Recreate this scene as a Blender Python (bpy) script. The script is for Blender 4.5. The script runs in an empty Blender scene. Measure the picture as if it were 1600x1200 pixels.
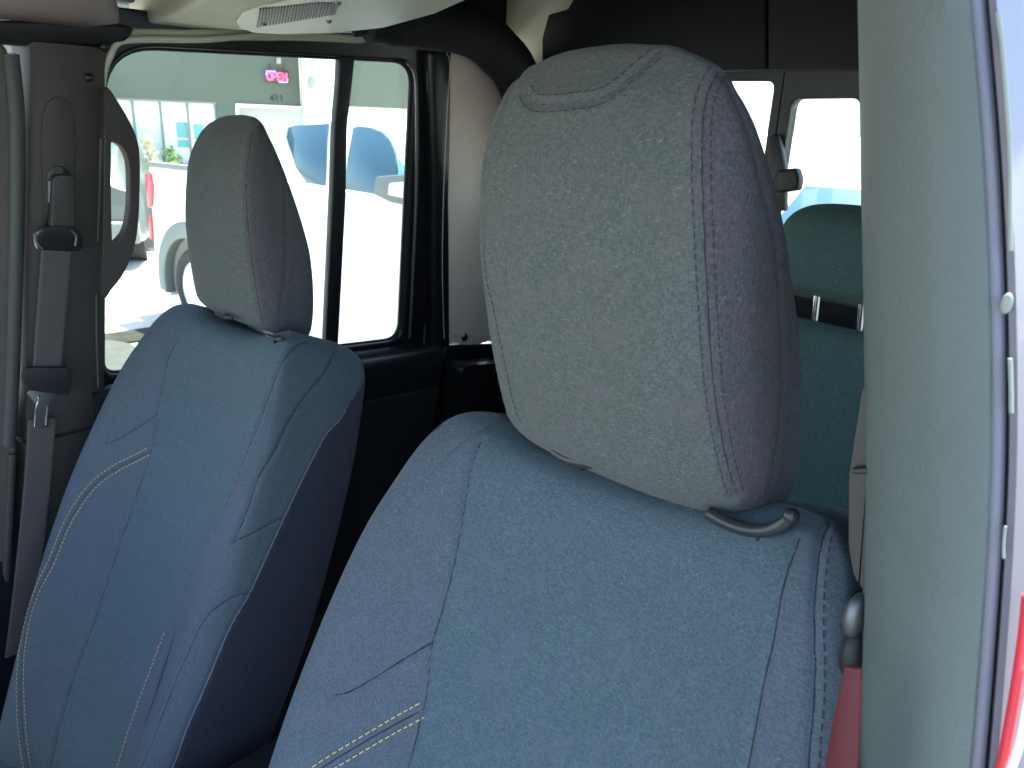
import bpy, bmesh, math, random
import numpy as np
from mathutils import Vector, Matrix, Quaternion
random.seed(4); np.random.seed(4)
R_ = math.radians
scene = bpy.context.scene
col = scene.collection

# ---------------------------------------------------------------- camera, sky, sun, exposure
YAW, PITCH, ROLL, FPX = R_(43), R_(19), R_(2.5), 1200.0
CAM = np.array([0.776, 0.0, 1.9])
fw = np.array([-math.sin(YAW)*math.cos(PITCH), math.cos(YAW)*math.cos(PITCH), -math.sin(PITCH)])
rt = np.array([math.cos(YAW), math.sin(YAW), 0.0]); up = np.cross(rt, fw)
rt2 = rt*math.cos(ROLL) + up*math.sin(ROLL); up2 = up*math.cos(ROLL) - rt*math.sin(ROLL)
cd = bpy.data.cameras.new('camera'); cam = bpy.data.objects.new('camera', cd); col.objects.link(cam)
cam.matrix_world = Matrix(((rt2[0], up2[0], -fw[0], CAM[0]), (rt2[1], up2[1], -fw[1], CAM[1]), (rt2[2], up2[2], -fw[2], CAM[2]), (0, 0, 0, 1)))
cd.sensor_width = 36; cd.lens = 36*FPX/1600; cd.clip_start = 0.02; cd.clip_end = 2000
cd.dof.use_dof = True; cd.dof.focus_distance = 0.85; cd.dof.aperture_fstop = 15.0
scene.camera = cam

SUN_EL, SUN_AZ = R_(74), R_(84)      # azimuth of the sun measured from +X towards +Y
world = bpy.data.worlds.new('World'); scene.world = world; world.use_nodes = True
wn = world.node_tree.nodes; wl = world.node_tree.links
sky = wn.new('ShaderNodeTexSky'); sky.sky_type = 'NISHITA'; sky.sun_disc = False
sky.sun_elevation = SUN_EL; sky.sun_rotation = R_(90) - SUN_AZ; sky.air_density = 1.0; sky.dust_density = 1.5; sky.ozone_density = 1.0
bg = wn['Background']; wl.new(sky.outputs[0], bg.inputs[0]); bg.inputs[1].default_value = 0.13
sl = bpy.data.lights.new('sun', 'SUN'); sl.energy = 4.0; sl.angle = R_(0.5); sl.color = (1, 0.95, 0.87)
so = bpy.data.objects.new('sun', sl); col.objects.link(so)
sd = Vector((math.cos(SUN_AZ)*math.cos(SUN_EL), math.sin(SUN_AZ)*math.cos(SUN_EL), math.sin(SUN_EL)))
so.rotation_euler = sd.to_track_quat('Z', 'Y').to_euler(); so.location = (0, 0, 20)
scene.view_settings.view_transform = 'Standard'; scene.view_settings.look = 'None'
scene.view_settings.exposure = 2.8; scene.view_settings.gamma = 1
scene.cycles.max_bounces = 10; scene.cycles.diffuse_bounces = 6; scene.cycles.transparent_max_bounces = 12

# ---------------------------------------------------------------- measuring rays
def ray(px, py):
    d = np.array([(px-800)/FPX, -(py-600)/FPX, 1.0]); return rt2*d[0] + up2*d[1] + fw*d[2]
def hit(px, py, p0, n):
    d = ray(px, py); n = np.array(n, float); t = np.dot(np.array(p0)-CAM, n)/np.dot(d, n); return Vector(CAM + t*d)
def SD(px, py, off=0.0): return hit(px, py, (-.82+off, 0, 1.5), (1, 0, -.16))      # passenger side of the cab
def YP(px, py, y): return hit(px, py, (0, y, 0), (0, 1, 0))
def ZP(px, py, z): return hit(px, py, (0, 0, z), (0, 0, 1))
def ps(y, z, off=0.0): return Vector((-.82 + .16*(z-1.5) + off, y, z))
def ds(y, z, off=0.0): return Vector((.73 - .16*(z-1.5) - off, y, z))

# ---------------------------------------------------------------- materials
def mat(name, color, rough=.5, metal=0, spec=.5, bump=None, vary=None, coat=0, emit=None):
    m = bpy.data.materials.new(name); m.use_nodes = True
    nt = m.node_tree; b = nt.nodes['Principled BSDF']
    b.inputs['Base Color'].default_value = (*color, 1); b.inputs['Roughness'].default_value = rough
    b.inputs['Metallic'].default_value = metal; b.inputs['Specular IOR Level'].default_value = spec
    b.inputs['Coat Weight'].default_value = coat
    if emit:
        b.inputs['Emission Color'].default_value = (*emit[0], 1); b.inputs['Emission Strength'].default_value = emit[1]
    tc = nt.nodes.new('ShaderNodeTexCoord')
    if vary:                                     # (scale, lo, hi)
        n = nt.nodes.new('ShaderNodeTexNoise'); n.inputs['Scale'].default_value = vary[0]; n.inputs['Detail'].default_value = 5
        mr = nt.nodes.new('ShaderNodeMapRange'); mr.inputs[1].default_value = .3; mr.inputs[2].default_value = .7
        mr.inputs[3].default_value = vary[1]; mr.inputs[4].default_value = vary[2]
        mx = nt.nodes.new('ShaderNodeMix'); mx.data_type = 'RGBA'; mx.blend_type = 'MULTIPLY'; mx.inputs[0].default_value = 1
        mx.inputs[6].default_value = (*color, 1)
        nt.links.new(tc.outputs['Object'], n.inputs['Vector']); nt.links.new(n.outputs[0], mr.inputs[0])
        nt.links.new(mr.outputs[0], mx.inputs[7]); nt.links.new(mx.outputs[2], b.inputs['Base Color'])
    if bump:                                     # (scale, strength, distance)
        n = nt.nodes.new('ShaderNodeTexNoise'); n.inputs['Scale'].default_value = bump[0]; n.inputs['Detail'].default_value = 3
        bp = nt.nodes.new('ShaderNodeBump'); bp.inputs['Strength'].default_value = bump[1]; bp.inputs['Distance'].default_value = bump[2]
        nt.links.new(tc.outputs['Object'], n.inputs['Vector']); nt.links.new(n.outputs[0], bp.inputs['Height'])
        nt.links.new(bp.outputs[0], b.inputs['Normal'])
    return m

def fabric(name, dark, light, fleck, scale=800.0):
    """melange woven cloth: fine flecks along two thread directions, slow mottling, thread relief"""
    m = bpy.data.materials.new(name); m.use_nodes = True
    nt = m.node_tree; N = nt.nodes; L = nt.links; b = N['Principled BSDF']
    tc = N.new('ShaderNodeTexCoord')
    def noise(sc, vec, detail=2.0):
        mp = N.new('ShaderNodeMapping'); mp.inputs['Scale'].default_value = vec
        n = N.new('ShaderNodeTexNoise'); n.inputs['Scale'].default_value = sc; n.inputs['Detail'].default_value = detail
        L.new(tc.outputs['Object'], mp.inputs[0]); L.new(mp.outputs[0], n.inputs['Vector']); return n
    a = noise(scale, (1, 1, .30), 1.5); c = noise(scale*.95, (.28, 1, 1), 1.5); s = noise(19, (1, 1, 1), 4)
    f = noise(scale*.62, (.45, 1, .9), 1); hue = noise(34, (1, 1, 1), 3); w = noise(1500, (1, 1, 1), 1)
    def mrange(n, lo, hi, a0, a1):
        r = N.new('ShaderNodeMapRange'); r.inputs[1].default_value = lo; r.inputs[2].default_value = hi
        r.inputs[3].default_value = a0; r.inputs[4].default_value = a1; L.new(n.outputs[0], r.inputs[0]); return r
    def mixc(fac, A, B):
        x = N.new('ShaderNodeMix'); x.data_type = 'RGBA'; L.new(fac.outputs[0], x.inputs[0])
        for i, v in ((6, A), (7, B)):
            if isinstance(v, tuple): x.inputs[i].default_value = (*v, 1)
            else: L.new(v.outputs[2], x.inputs[i])
        return x
    lum = lambda k, v: tuple(k*x for x in v)
    m1 = mixc(mrange(a, .36, .64, 0, 1), lum(.90, dark), light)              # upright threads
    m2 = mixc(mrange(c, .52, .66, 0, .75), m1, lum(1.02, light))             # level threads
    m2b = mixc(mrange(c, .48, .36, 0, .55), m2, lum(.80, dark))
    m3 = mixc(mrange(f, .66, .76, 0, .9), m2b, fleck)                        # pale lint flecks
    mid = tuple(.5*(x+y) for x, y in zip(dark, light))
    m4 = mixc(mrange(s, .3, .7, 0, .20), m3, lum(.75, mid))                  # slow mottling
    warm = (mid[0]*1.22, mid[1]*.96, mid[2]*1.08); m3 = mixc(mrange(hue, .44, .70, 0, .38), m4, warm)
    L.new(m3.outputs[2], b.inputs['Base Color'])
    b.inputs['Roughness'].default_value = .95; b.inputs['Specular IOR Level'].default_value = .15
    b.inputs['Sheen Weight'].default_value = .05; b.inputs['Sheen Roughness'].default_value = .5
    add = N.new('ShaderNodeMath'); add.operation = 'ADD'; L.new(a.outputs[0], add.inputs[0]); L.new(w.outputs[0], add.inputs[1])
    bp = N.new('ShaderNodeBump'); bp.inputs['Strength'].default_value = .45; bp.inputs['Distance'].default_value = .0006
    L.new(add.outputs[0], bp.inputs['Height']); L.new(bp.outputs[0], b.inputs['Normal'])
    return m

def glass(name, tint=(.93, .97, .95), gloss=.05):
    m = bpy.data.materials.new(name); m.use_nodes = True
    N = m.node_tree.nodes; L = m.node_tree.links; N.remove(N['Principled BSDF'])
    t = N.new('ShaderNodeBsdfTransparent'); t.inputs[0].default_value = (*tint, 1)
    g = N.new('ShaderNodeBsdfGlossy'); g.inputs['Roughness'].default_value = .02
    lw = N.new('ShaderNodeFresnel'); lw.inputs[0].default_value = 1.18
    ad = N.new('ShaderNodeMath'); ad.operation = 'ADD'; ad.inputs[1].default_value = gloss*.3; L.new(lw.outputs[0], ad.inputs[0])
    x = N.new('ShaderNodeMixShader'); L.new(ad.outputs[0], x.inputs[0]); L.new(t.outputs[0], x.inputs[1]); L.new(g.outputs[0], x.inputs[2])
    L.new(x.outputs[0], N['Material Output'].inputs[0]); return m

M = dict(
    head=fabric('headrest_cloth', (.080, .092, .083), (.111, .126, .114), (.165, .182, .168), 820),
    back=fabric('seat_cloth', (.070, .090, .106), (.096, .123, .143), (.126, .154, .176)),
    insert=fabric('insert_cloth', (.062, .094, .106), (.090, .130, .145), (.118, .160, .178)),
    rearcloth=fabric('rear_cloth', (.044, .078, .074), (.070, .118, .112), (.095, .15, .14)),
    headshade=fabric('headrest_shade_cloth', (.062, .062, .066), (.094, .094, .099), (.140, .140, .146), 700),  # darker colour puts shade on the right side of the headrest
    sideshade=fabric('seat_shade_cloth', (.028, .030, .042), (.044, .047, .064), (.062, .065, .085)),  # cloth darkened in colour for the shade on the seat flank
    pipecloth=mat('piping_cloth', (.15, .165, .20), .9),
    seamthread=mat('seam_thread', (.022, .024, .030), .9),
    thread=mat('cream_thread', (.60, .41, .19), .8),
    darkthread=mat('dark_thread', (.026, .027, .028), .9),
    black=mat('black_plastic', (.016, .017, .018), .55, bump=(900, .25, .0006)),
    blackgloss=mat('satin_black', (.012, .013, .015), .28),
    trim=mat('charcoal_trim', (.045, .042, .038), .6, bump=(700, .3, .0006), vary=(6, .85, 1.12)),
    pillar=mat('grained_pillar_plastic', (.104, .132, .123), .62, bump=(420, .55, .0012), vary=(5, .9, 1.08)),
    door=mat('door_panel_plastic', (.014, .017, .020), .27, bump=(800, .2, .0005)),
    collar=mat('collar_plastic', (.022, .027, .027), .38),
    rubber=mat('rubber_seal', (.010, .010, .013), .55),
    beige=mat('beige_headliner', (.55, .56, .40), .85, bump=(500, .3, .0008), vary=(3, .92, 1.05)),
    tan=mat('tan_quarter_cloth', (.84, .70, .60), .9, bump=(450, .3, .0008), vary=(4, .92, 1.05)),
    tan2=mat('taupe_door_trim', (.11, .10, .085), .5),
    brown=mat('brown_roof_cloth', (.17, .125, .10), .95, bump=(260, .4, .0012), vary=(60, .85, 1.12)),
    lens=mat('lamp_lens', (.46, .49, .38), .5),
    roll=mat('roll_bar_cover', (.006, .006, .0055), .8, bump=(300, .3, .001)),
    molding=mat('pale_molding', (.055, .062, .055), .5), winmolding=mat('window_molding', (.50, .51, .42), .35),
    web=mat('belt_webbing', (.085, .077, .074), .7, bump=(900, .4, .0006)),
    chrome=mat('chrome', (.85, .86, .88), .12, metal=1),
    steel=mat('dull_steel', (.20, .215, .22), .55, metal=1),
    red=mat('red_webbing', (.078, .004, .009), .6, bump=(900, .3, .0005)),
    silver=mat('silver_paint', (.115, .114, .138), .45, metal=.1, coat=.15),
    glintstop=mat('pale_glint_and_stop', (.24, .27, .24), .5),  # pale grey for edge glints built as tubes, and for the bumper stop
    highlight=mat('grey_highlight', (.15, .15, .185), .45),  # highlight along the pillar edge held in a lighter colour
    redreflex=mat('red_reflection', (.65, .03, .05), .3, coat=.5),  # red reflection on the body edge, put into a strip's colour
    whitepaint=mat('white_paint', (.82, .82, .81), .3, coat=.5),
    fr=mat('rear_frame_plastic', (.017, .022, .025), .5, bump=(700, .2, .0005)),
    glass=glass('clear_glass'), tint=glass('tinted_glass', (.88, .92, .88)), dimglass=glass('light_cutting_glass', (.62, .66, .64)),
    carpet=mat('carpet', (.018, .018, .019), 1.0),
    tyre=mat('tyre_rubber', (.035, .035, .034), .85),
    alloy=mat('alloy', (.75, .75, .76), .3, metal=.6),
    truckglass=mat('dark_tinted_glass', (.042, .100, .145), .08, spec=.6),
    flare=mat('grey_flare', (.16, .18, .17), .6),
    tail=mat('tail_lamp_red', (.62, .03, .06), .2),
    wall=mat('grey_stucco', (.108, .130, .104), .9, bump=(60, .3, .003), vary=(1.2, .93, 1.06)),
    whitewall=mat('white_stucco', (.80, .82, .80), .9, bump=(60, .3, .003)),
    aluframe=mat('window_aluminium', (.20, .24, .22), .5),
    pane=mat('pale_reflection_pane', (.72, .77, .76), .04, spec=.9, coat=1),  # pale base colour stands in for bright reflections in the glass
    teal=mat('teal_poster', (.16, .42, .42), .6),
    darkcar=mat('dark_green_paint', (.075, .095, .092), .3, coat=.6),
    ground=mat('pale_concrete', (.46, .45, .42), .9, bump=(30, .4, .004), vary=(.9, .85, 1.1)),
    kerb=mat('mulch_strip', (.022, .024, .017), 1, vary=(9, .6, 1.3)),
    kerbstone=mat('kerb_stone', (.050, .056, .050), .9, vary=(8, .8, 1.15)),
    added_dark_ground=mat('added_dark_ground', (.11, .115, .11), .9, vary=(8, .8, 1.15)),
    leaf=mat('leaf', (.22, .33, .12), .7, vary=(5, .6, 1.4)),
    leafpale=mat('pale_grass_plume', (.55, .56, .36), .8),
    neon=mat('red_neon', (.5, .01, .03), .4, emit=((1, .03, .08), 3.0)),
    neonblue=mat('violet_neon', (.2, .2, .5), .4, emit=((.25, .25, .8), .8)),
    sign=mat('dark_sign_panel', (.045, .05, .055), .5),
    fixture=mat('grey_fixture', (.33, .35, .33), .6),
)

# ---------------------------------------------------------------- object helpers
def mobj(name, verts, faces, m, parent=None, smooth=True, kind=None, label=None):
    me = bpy.data.meshes.new(name); me.from_pydata([tuple(v) for v in verts], [], [tuple(f) for f in faces]); me.update()
    if smooth: me.shade_smooth()
    me.materials.append(m)
    o = bpy.data.objects.new(name, me); col.objects.link(o)
    if parent: o.parent = parent; o.matrix_parent_inverse = parent.matrix_world.inverted()
    if kind: o['kind'] = kind
    if label: o['label'] = label
    return o
def bobj(name, bm, m, parent=None, smooth=True, **k):
    bmesh.ops.recalc_face_normals(bm, faces=bm.faces)
    me = bpy.data.meshes.new(name); bm.to_mesh(me); bm.free()
    if smooth: me.shade_smooth()
    me.materials.append(m); o = bpy.data.objects.new(name, me); col.objects.link(o)
    if smooth:
        try: me.set_sharp_from_angle(angle=R_(40))
        except Exception: pass
    if parent: o.parent = parent; o.matrix_parent_inverse = parent.matrix_world.inverted()
    for kk, v in k.items(): o[kk] = v
    return o
def thing(name, label, cat, loc=(0, 0, 0), group=None):
    o = bpy.data.objects.new(name, None); col.objects.link(o); o.location = loc
    o.matrix_world = Matrix.Translation(loc)
    o['label'] = label; o['category'] = cat; o.empty_display_size = .1
    if group: o['group'] = group
    return o
def prism(bm, pts, ext, bevel=.0, seg=2):
    """closed polygon (3D points) extruded by vector ext, edges bevelled"""
    ext = Vector(ext); n = len(pts)
    a = [bm.verts.new(p) for p in pts]; b = [bm.verts.new(Vector(p)+ext) for p in pts]
    fs = [bm.faces.new(a), bm.faces.new(b[::-1])] + [bm.faces.new((a[i], b[i], b[(i+1) % n], a[(i+1) % n])) for i in range(n)]
    bmesh.ops.recalc_face_normals(bm, faces=fs)
    if bevel:
        es = {e for f in fs for e in f.edges}
        bmesh.ops.bevel(bm, geom=list(es), offset=bevel, segments=seg, affect='EDGES', profile=.5, clamp_overlap=True)
def box(bm, c, s, bevel=.0, rot=None, seg=2):
    r = bmesh.ops.create_cube(bm, size=1)['verts']
    mtx = Matrix.Translation(c) @ (rot.to_4x4() if rot else Matrix()) @ Matrix.Diagonal((*s, 1))
    bmesh.ops.transform(bm, matrix=mtx, verts=r)
    if bevel:
        es = {e for v in r for e in v.link_edges}
        bmesh.ops.bevel(bm, geom=list(es), offset=bevel, segments=seg, affect='EDGES', profile=.5, clamp_overlap=True)
def spline(pts, n, closed=False):
    P = np.array([tuple(p) for p in pts], float); k = len(P)
    if closed: Q = np.vstack([P[-1], P, P[0], P[1]]); m = k
    else: Q = np.vstack([2*P[0]-P[1], P, 2*P[-1]-P[-2]]); m = k-1
    ts = np.linspace(0, m, n, endpoint=not closed); out = []
    for t in ts:
        i = min(int(t), m-1); u = t-i; p0, p1, p2, p3 = Q[i:i+4]
        out.append(.5*(2*p1 + (p2-p0)*u + (2*p0-5*p1+4*p2-p3)*u*u + (3*p1-p0-3*p2+p3)*u**3))
    return np.array(out)
def tube(bm, pts, r, seg=10, n=None, flat=None, cap=True):
    """round tube (or flat strip-like tube: flat=(normal, half_thickness)) along a path"""
    P = [Vector(p) for p in (spline(pts, n) if n else pts)]
    rings = []; prev = None
    for i, p in enumerate(P):
        t = (P[min(i+1, len(P)-1)] - P[max(i-1, 0)]).normalized()
        if flat: nrm = Vector(flat[0]); nrm = (nrm - t*nrm.dot(t)).normalized()
        else:
            nrm = prev if prev is not None else (Vector((0, 0, 1)) if abs(t.z) < .9 else Vector((1, 0, 0)))
            nrm = (nrm - t*nrm.dot(t)).normalized()
        prev = nrm; bi = t.cross(nrm); rr = r[i*(len(r)-1)//max(1, len(P)-1)] if isinstance(r, (list, tuple)) else r
        ring = []
        for k in range(seg):
            a = 2*math.pi*k/seg
            if flat:
                c, s = math.cos(a), math.sin(a); e = .35
                x = math.copysign(abs(c)**e, c)*rr; y = math.copysign(abs(s)**e, s)*flat[1]
            else: x, y = math.cos(a)*rr, math.sin(a)*rr
            ring.append(bm.verts.new(p + bi*x + nrm*y))
        rings.append(ring)
    for a, b in zip(rings, rings[1:]):
        for k in range(seg): bm.faces.new((a[k], a[(k+1) % seg], b[(k+1) % seg], b[k]))
    if cap: bm.faces.new(rings[0][::-1]); bm.faces.new(rings[-1])
def rounded(corners, rad, n=6):
    """polygon corners (any dim) -> rounded loop"""
    out = []; k = len(corners); C = [np.array(c, float) for c in corners]
    for i in range(k):
        r = rad[i] if isinstance(rad, (list, tuple)) else rad
        p, a, b = C[i], C[i-1], C[(i+1) % k]
        da = (a-p)/np.linalg.norm(a-p); db = (b-p)/np.linalg.norm(b-p); s = p+da*r; e = p+db*r
        for j in range(n):
            t = j/(n-1); out.append((1-t)**2*s + 2*t*(1-t)*p + t*t*e)
    return out
def loft(bm, rings, closed=True, caps=True):
    R = [[bm.verts.new(tuple(p)) for p in r] for r in rings]; n = len(R[0])
    for a, b in zip(R, R[1:]):
        for k in range(n if closed else n-1): bm.faces.new((a[k], a[(k+1) % n], b[(k+1) % n], b[k]))
    if caps and closed: bm.faces.new(R[0][::-1]); bm.faces.new(R[-1])
def frame(bm, outer, inner, ext):
    """ring plate between two loops of the same count, extruded by ext"""
    ext = Vector(ext); A = [Vector(p) for p in outer]; B = [Vector(p) for p in inner]; n = len(A)
    loops = [[bm.verts.new(p) for p in q] for q in (A, B, [p+ext for p in B], [p+ext for p in A])]
    for a, b in zip(loops, loops[1:]+loops[:1]):
        for k in range(n): bm.faces.new((a[k], a[(k+1) % n], b[(k+1) % n], b[k]))

# ---------------------------------------------------------------- upholstery
def grid_normals(G):
    du = np.roll(G, -1, 1) - np.roll(G, 1, 1); dv = np.gradient(G, axis=0)
    n = np.cross(du, dv); return n/np.maximum(np.linalg.norm(n, axis=2, keepdims=True), 1e-9)
def resample(P, step):
    P = np.array(P, float); d = np.r_[0, np.cumsum(np.linalg.norm(np.diff(P, axis=0), axis=1))]
    s = np.arange(0, d[-1]+1e-6, step); return np.stack([np.interp(s, d, P[:, k]) for k in range(3)], 1)
def snap(G, Q):
    V = G.reshape(-1, 3); idx = [int(((V-q)**2).sum(1).argmin()) for q in Q]; return V[idx], idx
class Cushion:
    """closed upholstered surface: grid of rings; seams pressed in, panels split at the seams"""
    def __init__(s, G):
        s.G = G; s.N = grid_normals(G)
        c = G.reshape(-1, 3).mean(0)
        if ((G-c)*s.N).sum() < 0: s.N = -s.N
        s.near = np.full(G.shape[:2], 9.0); s.S0 = G.copy()
    def seam(s, pts, depth=.0022, sig=.0018, puff=.0010, cut=True, curve=True, bias=0):
        P = spline(pts, 40) if curve and len(pts) > 2 else np.array(pts, float)
        def onto(Q):                                                  # drop onto the surface along the local normal
            X, i = snap(s.S0, Q); n = s.N.reshape(-1, 3)[i]; return Q - n*((Q-X)*n).sum(1)[:, None]
        Q = onto(resample(P, .004))
        for _ in range(6):
            if len(Q) > 4: Q[1:-1] = (Q[:-2]+Q[1:-1]*2+Q[2:])/4
        Q = onto(Q); Q = resample(Q, .0015); V = s.S0.reshape(-1, 3); d = np.full(len(V), 9.0)
        lo, hi = Q.min(0)-.03, Q.max(0)+.03; sel = np.where(((V > lo) & (V < hi)).all(1))[0]
        for i in range(0, len(sel), 4000):
            b = sel[i:i+4000]; d[b] = np.sqrt(((V[b][:, None, :]-Q[None])**2).sum(2).min(1))
        d = d.reshape(s.G.shape[:2])
        off = -depth*np.exp(-(d/sig)**2) + puff*np.exp(-((d-.008)/.005)**2)
        s.G = s.G + s.N*off[..., None]
        if cut: s.near = np.minimum(s.near, d)
        return Q
    def stitches(s, Q, side, name, m, parent, length=.0042, gap=.0026, r=.00062, lift=.0004):
        """short thread stitches following seam path Q, set off sideways by side"""
        P = resample(Q, (length+gap)/2.0); bm = bmesh.new()
        X, idx = snap(s.S0, P); Nn = s.N.reshape(-1, 3)[idx]; Gn = s.G.reshape(-1, 3)
        pos = []
        for i in range(len(P)):
            t = P[min(i+1, len(P)-1)]-P[max(i-1, 0)]; t = t/max(np.linalg.norm(t), 1e-9)
            b = np.cross(Nn[i], t); pos.append(P[i]+b*side)
        pos = np.array(pos); Y, idy = snap(s.S0, pos); Ny = s.N.reshape(-1, 3)[idy]
        pl = pos + Ny*((Gn[idy]-pos)*Ny).sum(1)[:, None]
        for i in range(0, len(pl)-1, 2):
            a, b = pl[i]+Ny[i]*lift, pl[i+1]+Ny[i+1]*lift
            mid = (a+b)/2+Ny[i]*.0005; e = (b-a)*.5*length/(.5*(length+gap))
            tube(bm, [Vector(mid-e), Vector(mid-e*.5)+Vector(Ny[i])*.0003, Vector(mid+e*.5)+Vector(Ny[i])*.0003, Vector(mid+e)], r, seg=5)
        if not len(bm.verts): bm.free(); return None
        o = bobj(name, bm, m, parent, kind='stuff'); o.matrix_parent_inverse = Matrix(); return o
    def build(s, parent, label, table):
        """one mesh per panel; label(x, y, z) -> panel number for face centres in the cushion's own space"""
        nr, nc = s.G.shape[:2]; V = s.G.reshape(-1, 3); idx = np.arange(nr*nc).reshape(nr, nc)
        F = np.stack([idx[:-1, :], np.roll(idx, -1, 1)[:-1, :], np.roll(idx, -1, 1)[1:, :], idx[1:, :]], 2)
        cen = s.S0.reshape(-1, 3)[F].mean(2); lab = label(cen[..., 0], cen[..., 1], cen[..., 2], F); out = []
        for k in np.unique(lab):
            f = F[lab == k]; u, inv = np.unique(f, return_inverse=True); f = inv.reshape(-1, 4)
            q = f[len(f)//2]; A_, B_2, C_ = V[u][q[0]], V[u][q[1]], V[u][q[2]]
            if np.dot(np.cross(B_2-A_, C_-A_), s.WN[u][q].mean(0)) < 0: f = f[:, ::-1]
            o = mobj(table[k][0], V[u], f, table[k][1], parent); out.append(o); o.matrix_parent_inverse = Matrix()
            o.data.normals_split_custom_set_from_vertices([tuple(x) for x in s.WN[u]])
        return out
    def thread_line(s, Q, m, parent, r=.0008, sink=.0002):
        """the dark line of a sewn seam, lying in its groove"""
        P = resample(Q, .004); P[1:-1] = (P[:-2]+2*P[1:-1]+P[2:])/4; X, idx = snap(s.S0, P); N_ = s.N.reshape(-1, 3)[idx]; Gp = s.G.reshape(-1, 3)[idx]
        pl = P + N_*((Gp-P)*N_).sum(1)[:, None] - N_*sink; bm = bmesh.new(); tube(bm, [Vector(p) for p in pl], r, 6)
        o = bobj('seam', bm, m, parent); o.matrix_parent_inverse = Matrix(); return o
    def finish(s):
        n = grid_normals(s.G); c = s.G.reshape(-1, 3).mean(0)
        if ((s.G-c)*n).sum() < 0: n = -n
        n[0] = n[1].mean(0); n[-1] = n[-2].mean(0)
        s.WN = (n/np.maximum(np.linalg.norm(n, axis=2, keepdims=True), 1e-9)).reshape(-1, 3)
def interp_rows(rows, n):
    rows = np.array(rows, float); return spline_nd(rows, n)
def spline_nd(P, n):
    k = len(P); Q = np.vstack([2*P[0]-P[1], P, 2*P[-1]-P[-2]]); d = np.r_[0, np.cumsum(np.sqrt(((np.diff(P[:, :2], axis=0))**2).sum(1))+1e-4)]
    s = np.linspace(0, d[-1], n); out = []
    for t in s:
        i = min(np.searchsorted(d, t, side='right')-1, k-2); u = (t-d[i])/(d[i+1]-d[i]); p0, p1, p2, p3 = Q[i:i+4]
        m1 = (p2-p0)/2; m2 = (p3-p1)/2
        out.append((2*u**3-3*u**2+1)*p1 + (u**3-2*u**2+u)*m1 + (-2*u**3+3*u**2)*p2 + (u**3-u**2)*m2)
    return np.array(out)

def headrest_grid(nr=190, nc=230, tau=-6, W=1.0, H=1.0):
    # z, half width, front depth, back depth, corner power
    rows = [(0.0, 0.0056, 0.0686, 0.0706, 2.5), (0.0, 0.085, 0.040, 0.080, 3.2), (0.002, 0.1120, 0.020, 0.1000, 3.8), (0.0102, 0.1270, 0.0099, 0.1080, 4.2), (0.0305, 0.1340, 0.0005, 0.1187, 3.7), (0.0713, 0.1340, -0.0054, 0.1233, 3.7), (0.1222, 0.1307, -0.0108, 0.1199, 3.7), (0.1731, 0.1260, -0.0116, 0.1075, 3.7), (0.224, 0.1216, -0.0062, 0.0891, 3.7), (0.2597, 0.1151, 0.0001, 0.0748, 3.8), (0.2902, 0.1060, 0.0118, 0.0640, 3.4), (0.3126, 0.0927, 0.0245, 0.0560, 3.0), (0.3279, 0.0746, 0.0380, 0.0540, 2.6), (0.337, 0.0465, 0.0460, 0.0559, 2.3), (0.3401, 0.0148, 0.0520, 0.0560, 2.1), (0.3406, 0.0025, 0.0530, 0.0550, 2.0)]
    Rw = spline_nd(np.array(rows), nr); G = np.zeros((nr, nc, 3)); ph = np.linspace(0, 2*np.pi, nc, endpoint=False)
    for i, (z, a, f, b, p) in enumerate(Rw):
        p = max(2, p); a = max(a, .001); c, s = np.cos(ph), np.sin(ph)
        x = np.sign(c)*np.abs(c)**(2/p)*a*W; y = np.sign(s)*np.abs(s)**(2/p)
        # more samples spread by arc length
        yy = (f+b)/2 + y*(b-f)/2
        yy = yy - .007*(1-(x/(.118*W))**2)*(y < 0)*min(1, a/.1)         # gently crowned face
        ring = np.stack([x, yy, (z - .42*np.clip(yy-.02, 0, 1)*max(0, 1-z/.12))*H], 1)
        cl = np.vstack([ring, ring[:1]]); d = np.r_[0, np.cumsum(np.linalg.norm(np.diff(cl, axis=0), axis=1))]
        sN = np.linspace(0, d[-1], nc, endpoint=False); G[i] = np.stack([np.interp(sN, d, cl[:, k]) for k in range(3)], 1)
    t = math.radians(tau); Y = G[..., 1].copy(); Z = G[..., 2].copy()
    G[..., 1] = Y*math.cos(t) + Z*math.sin(t); G[..., 2] = Z*math.cos(t) - Y*math.sin(t)
    return G
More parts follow.
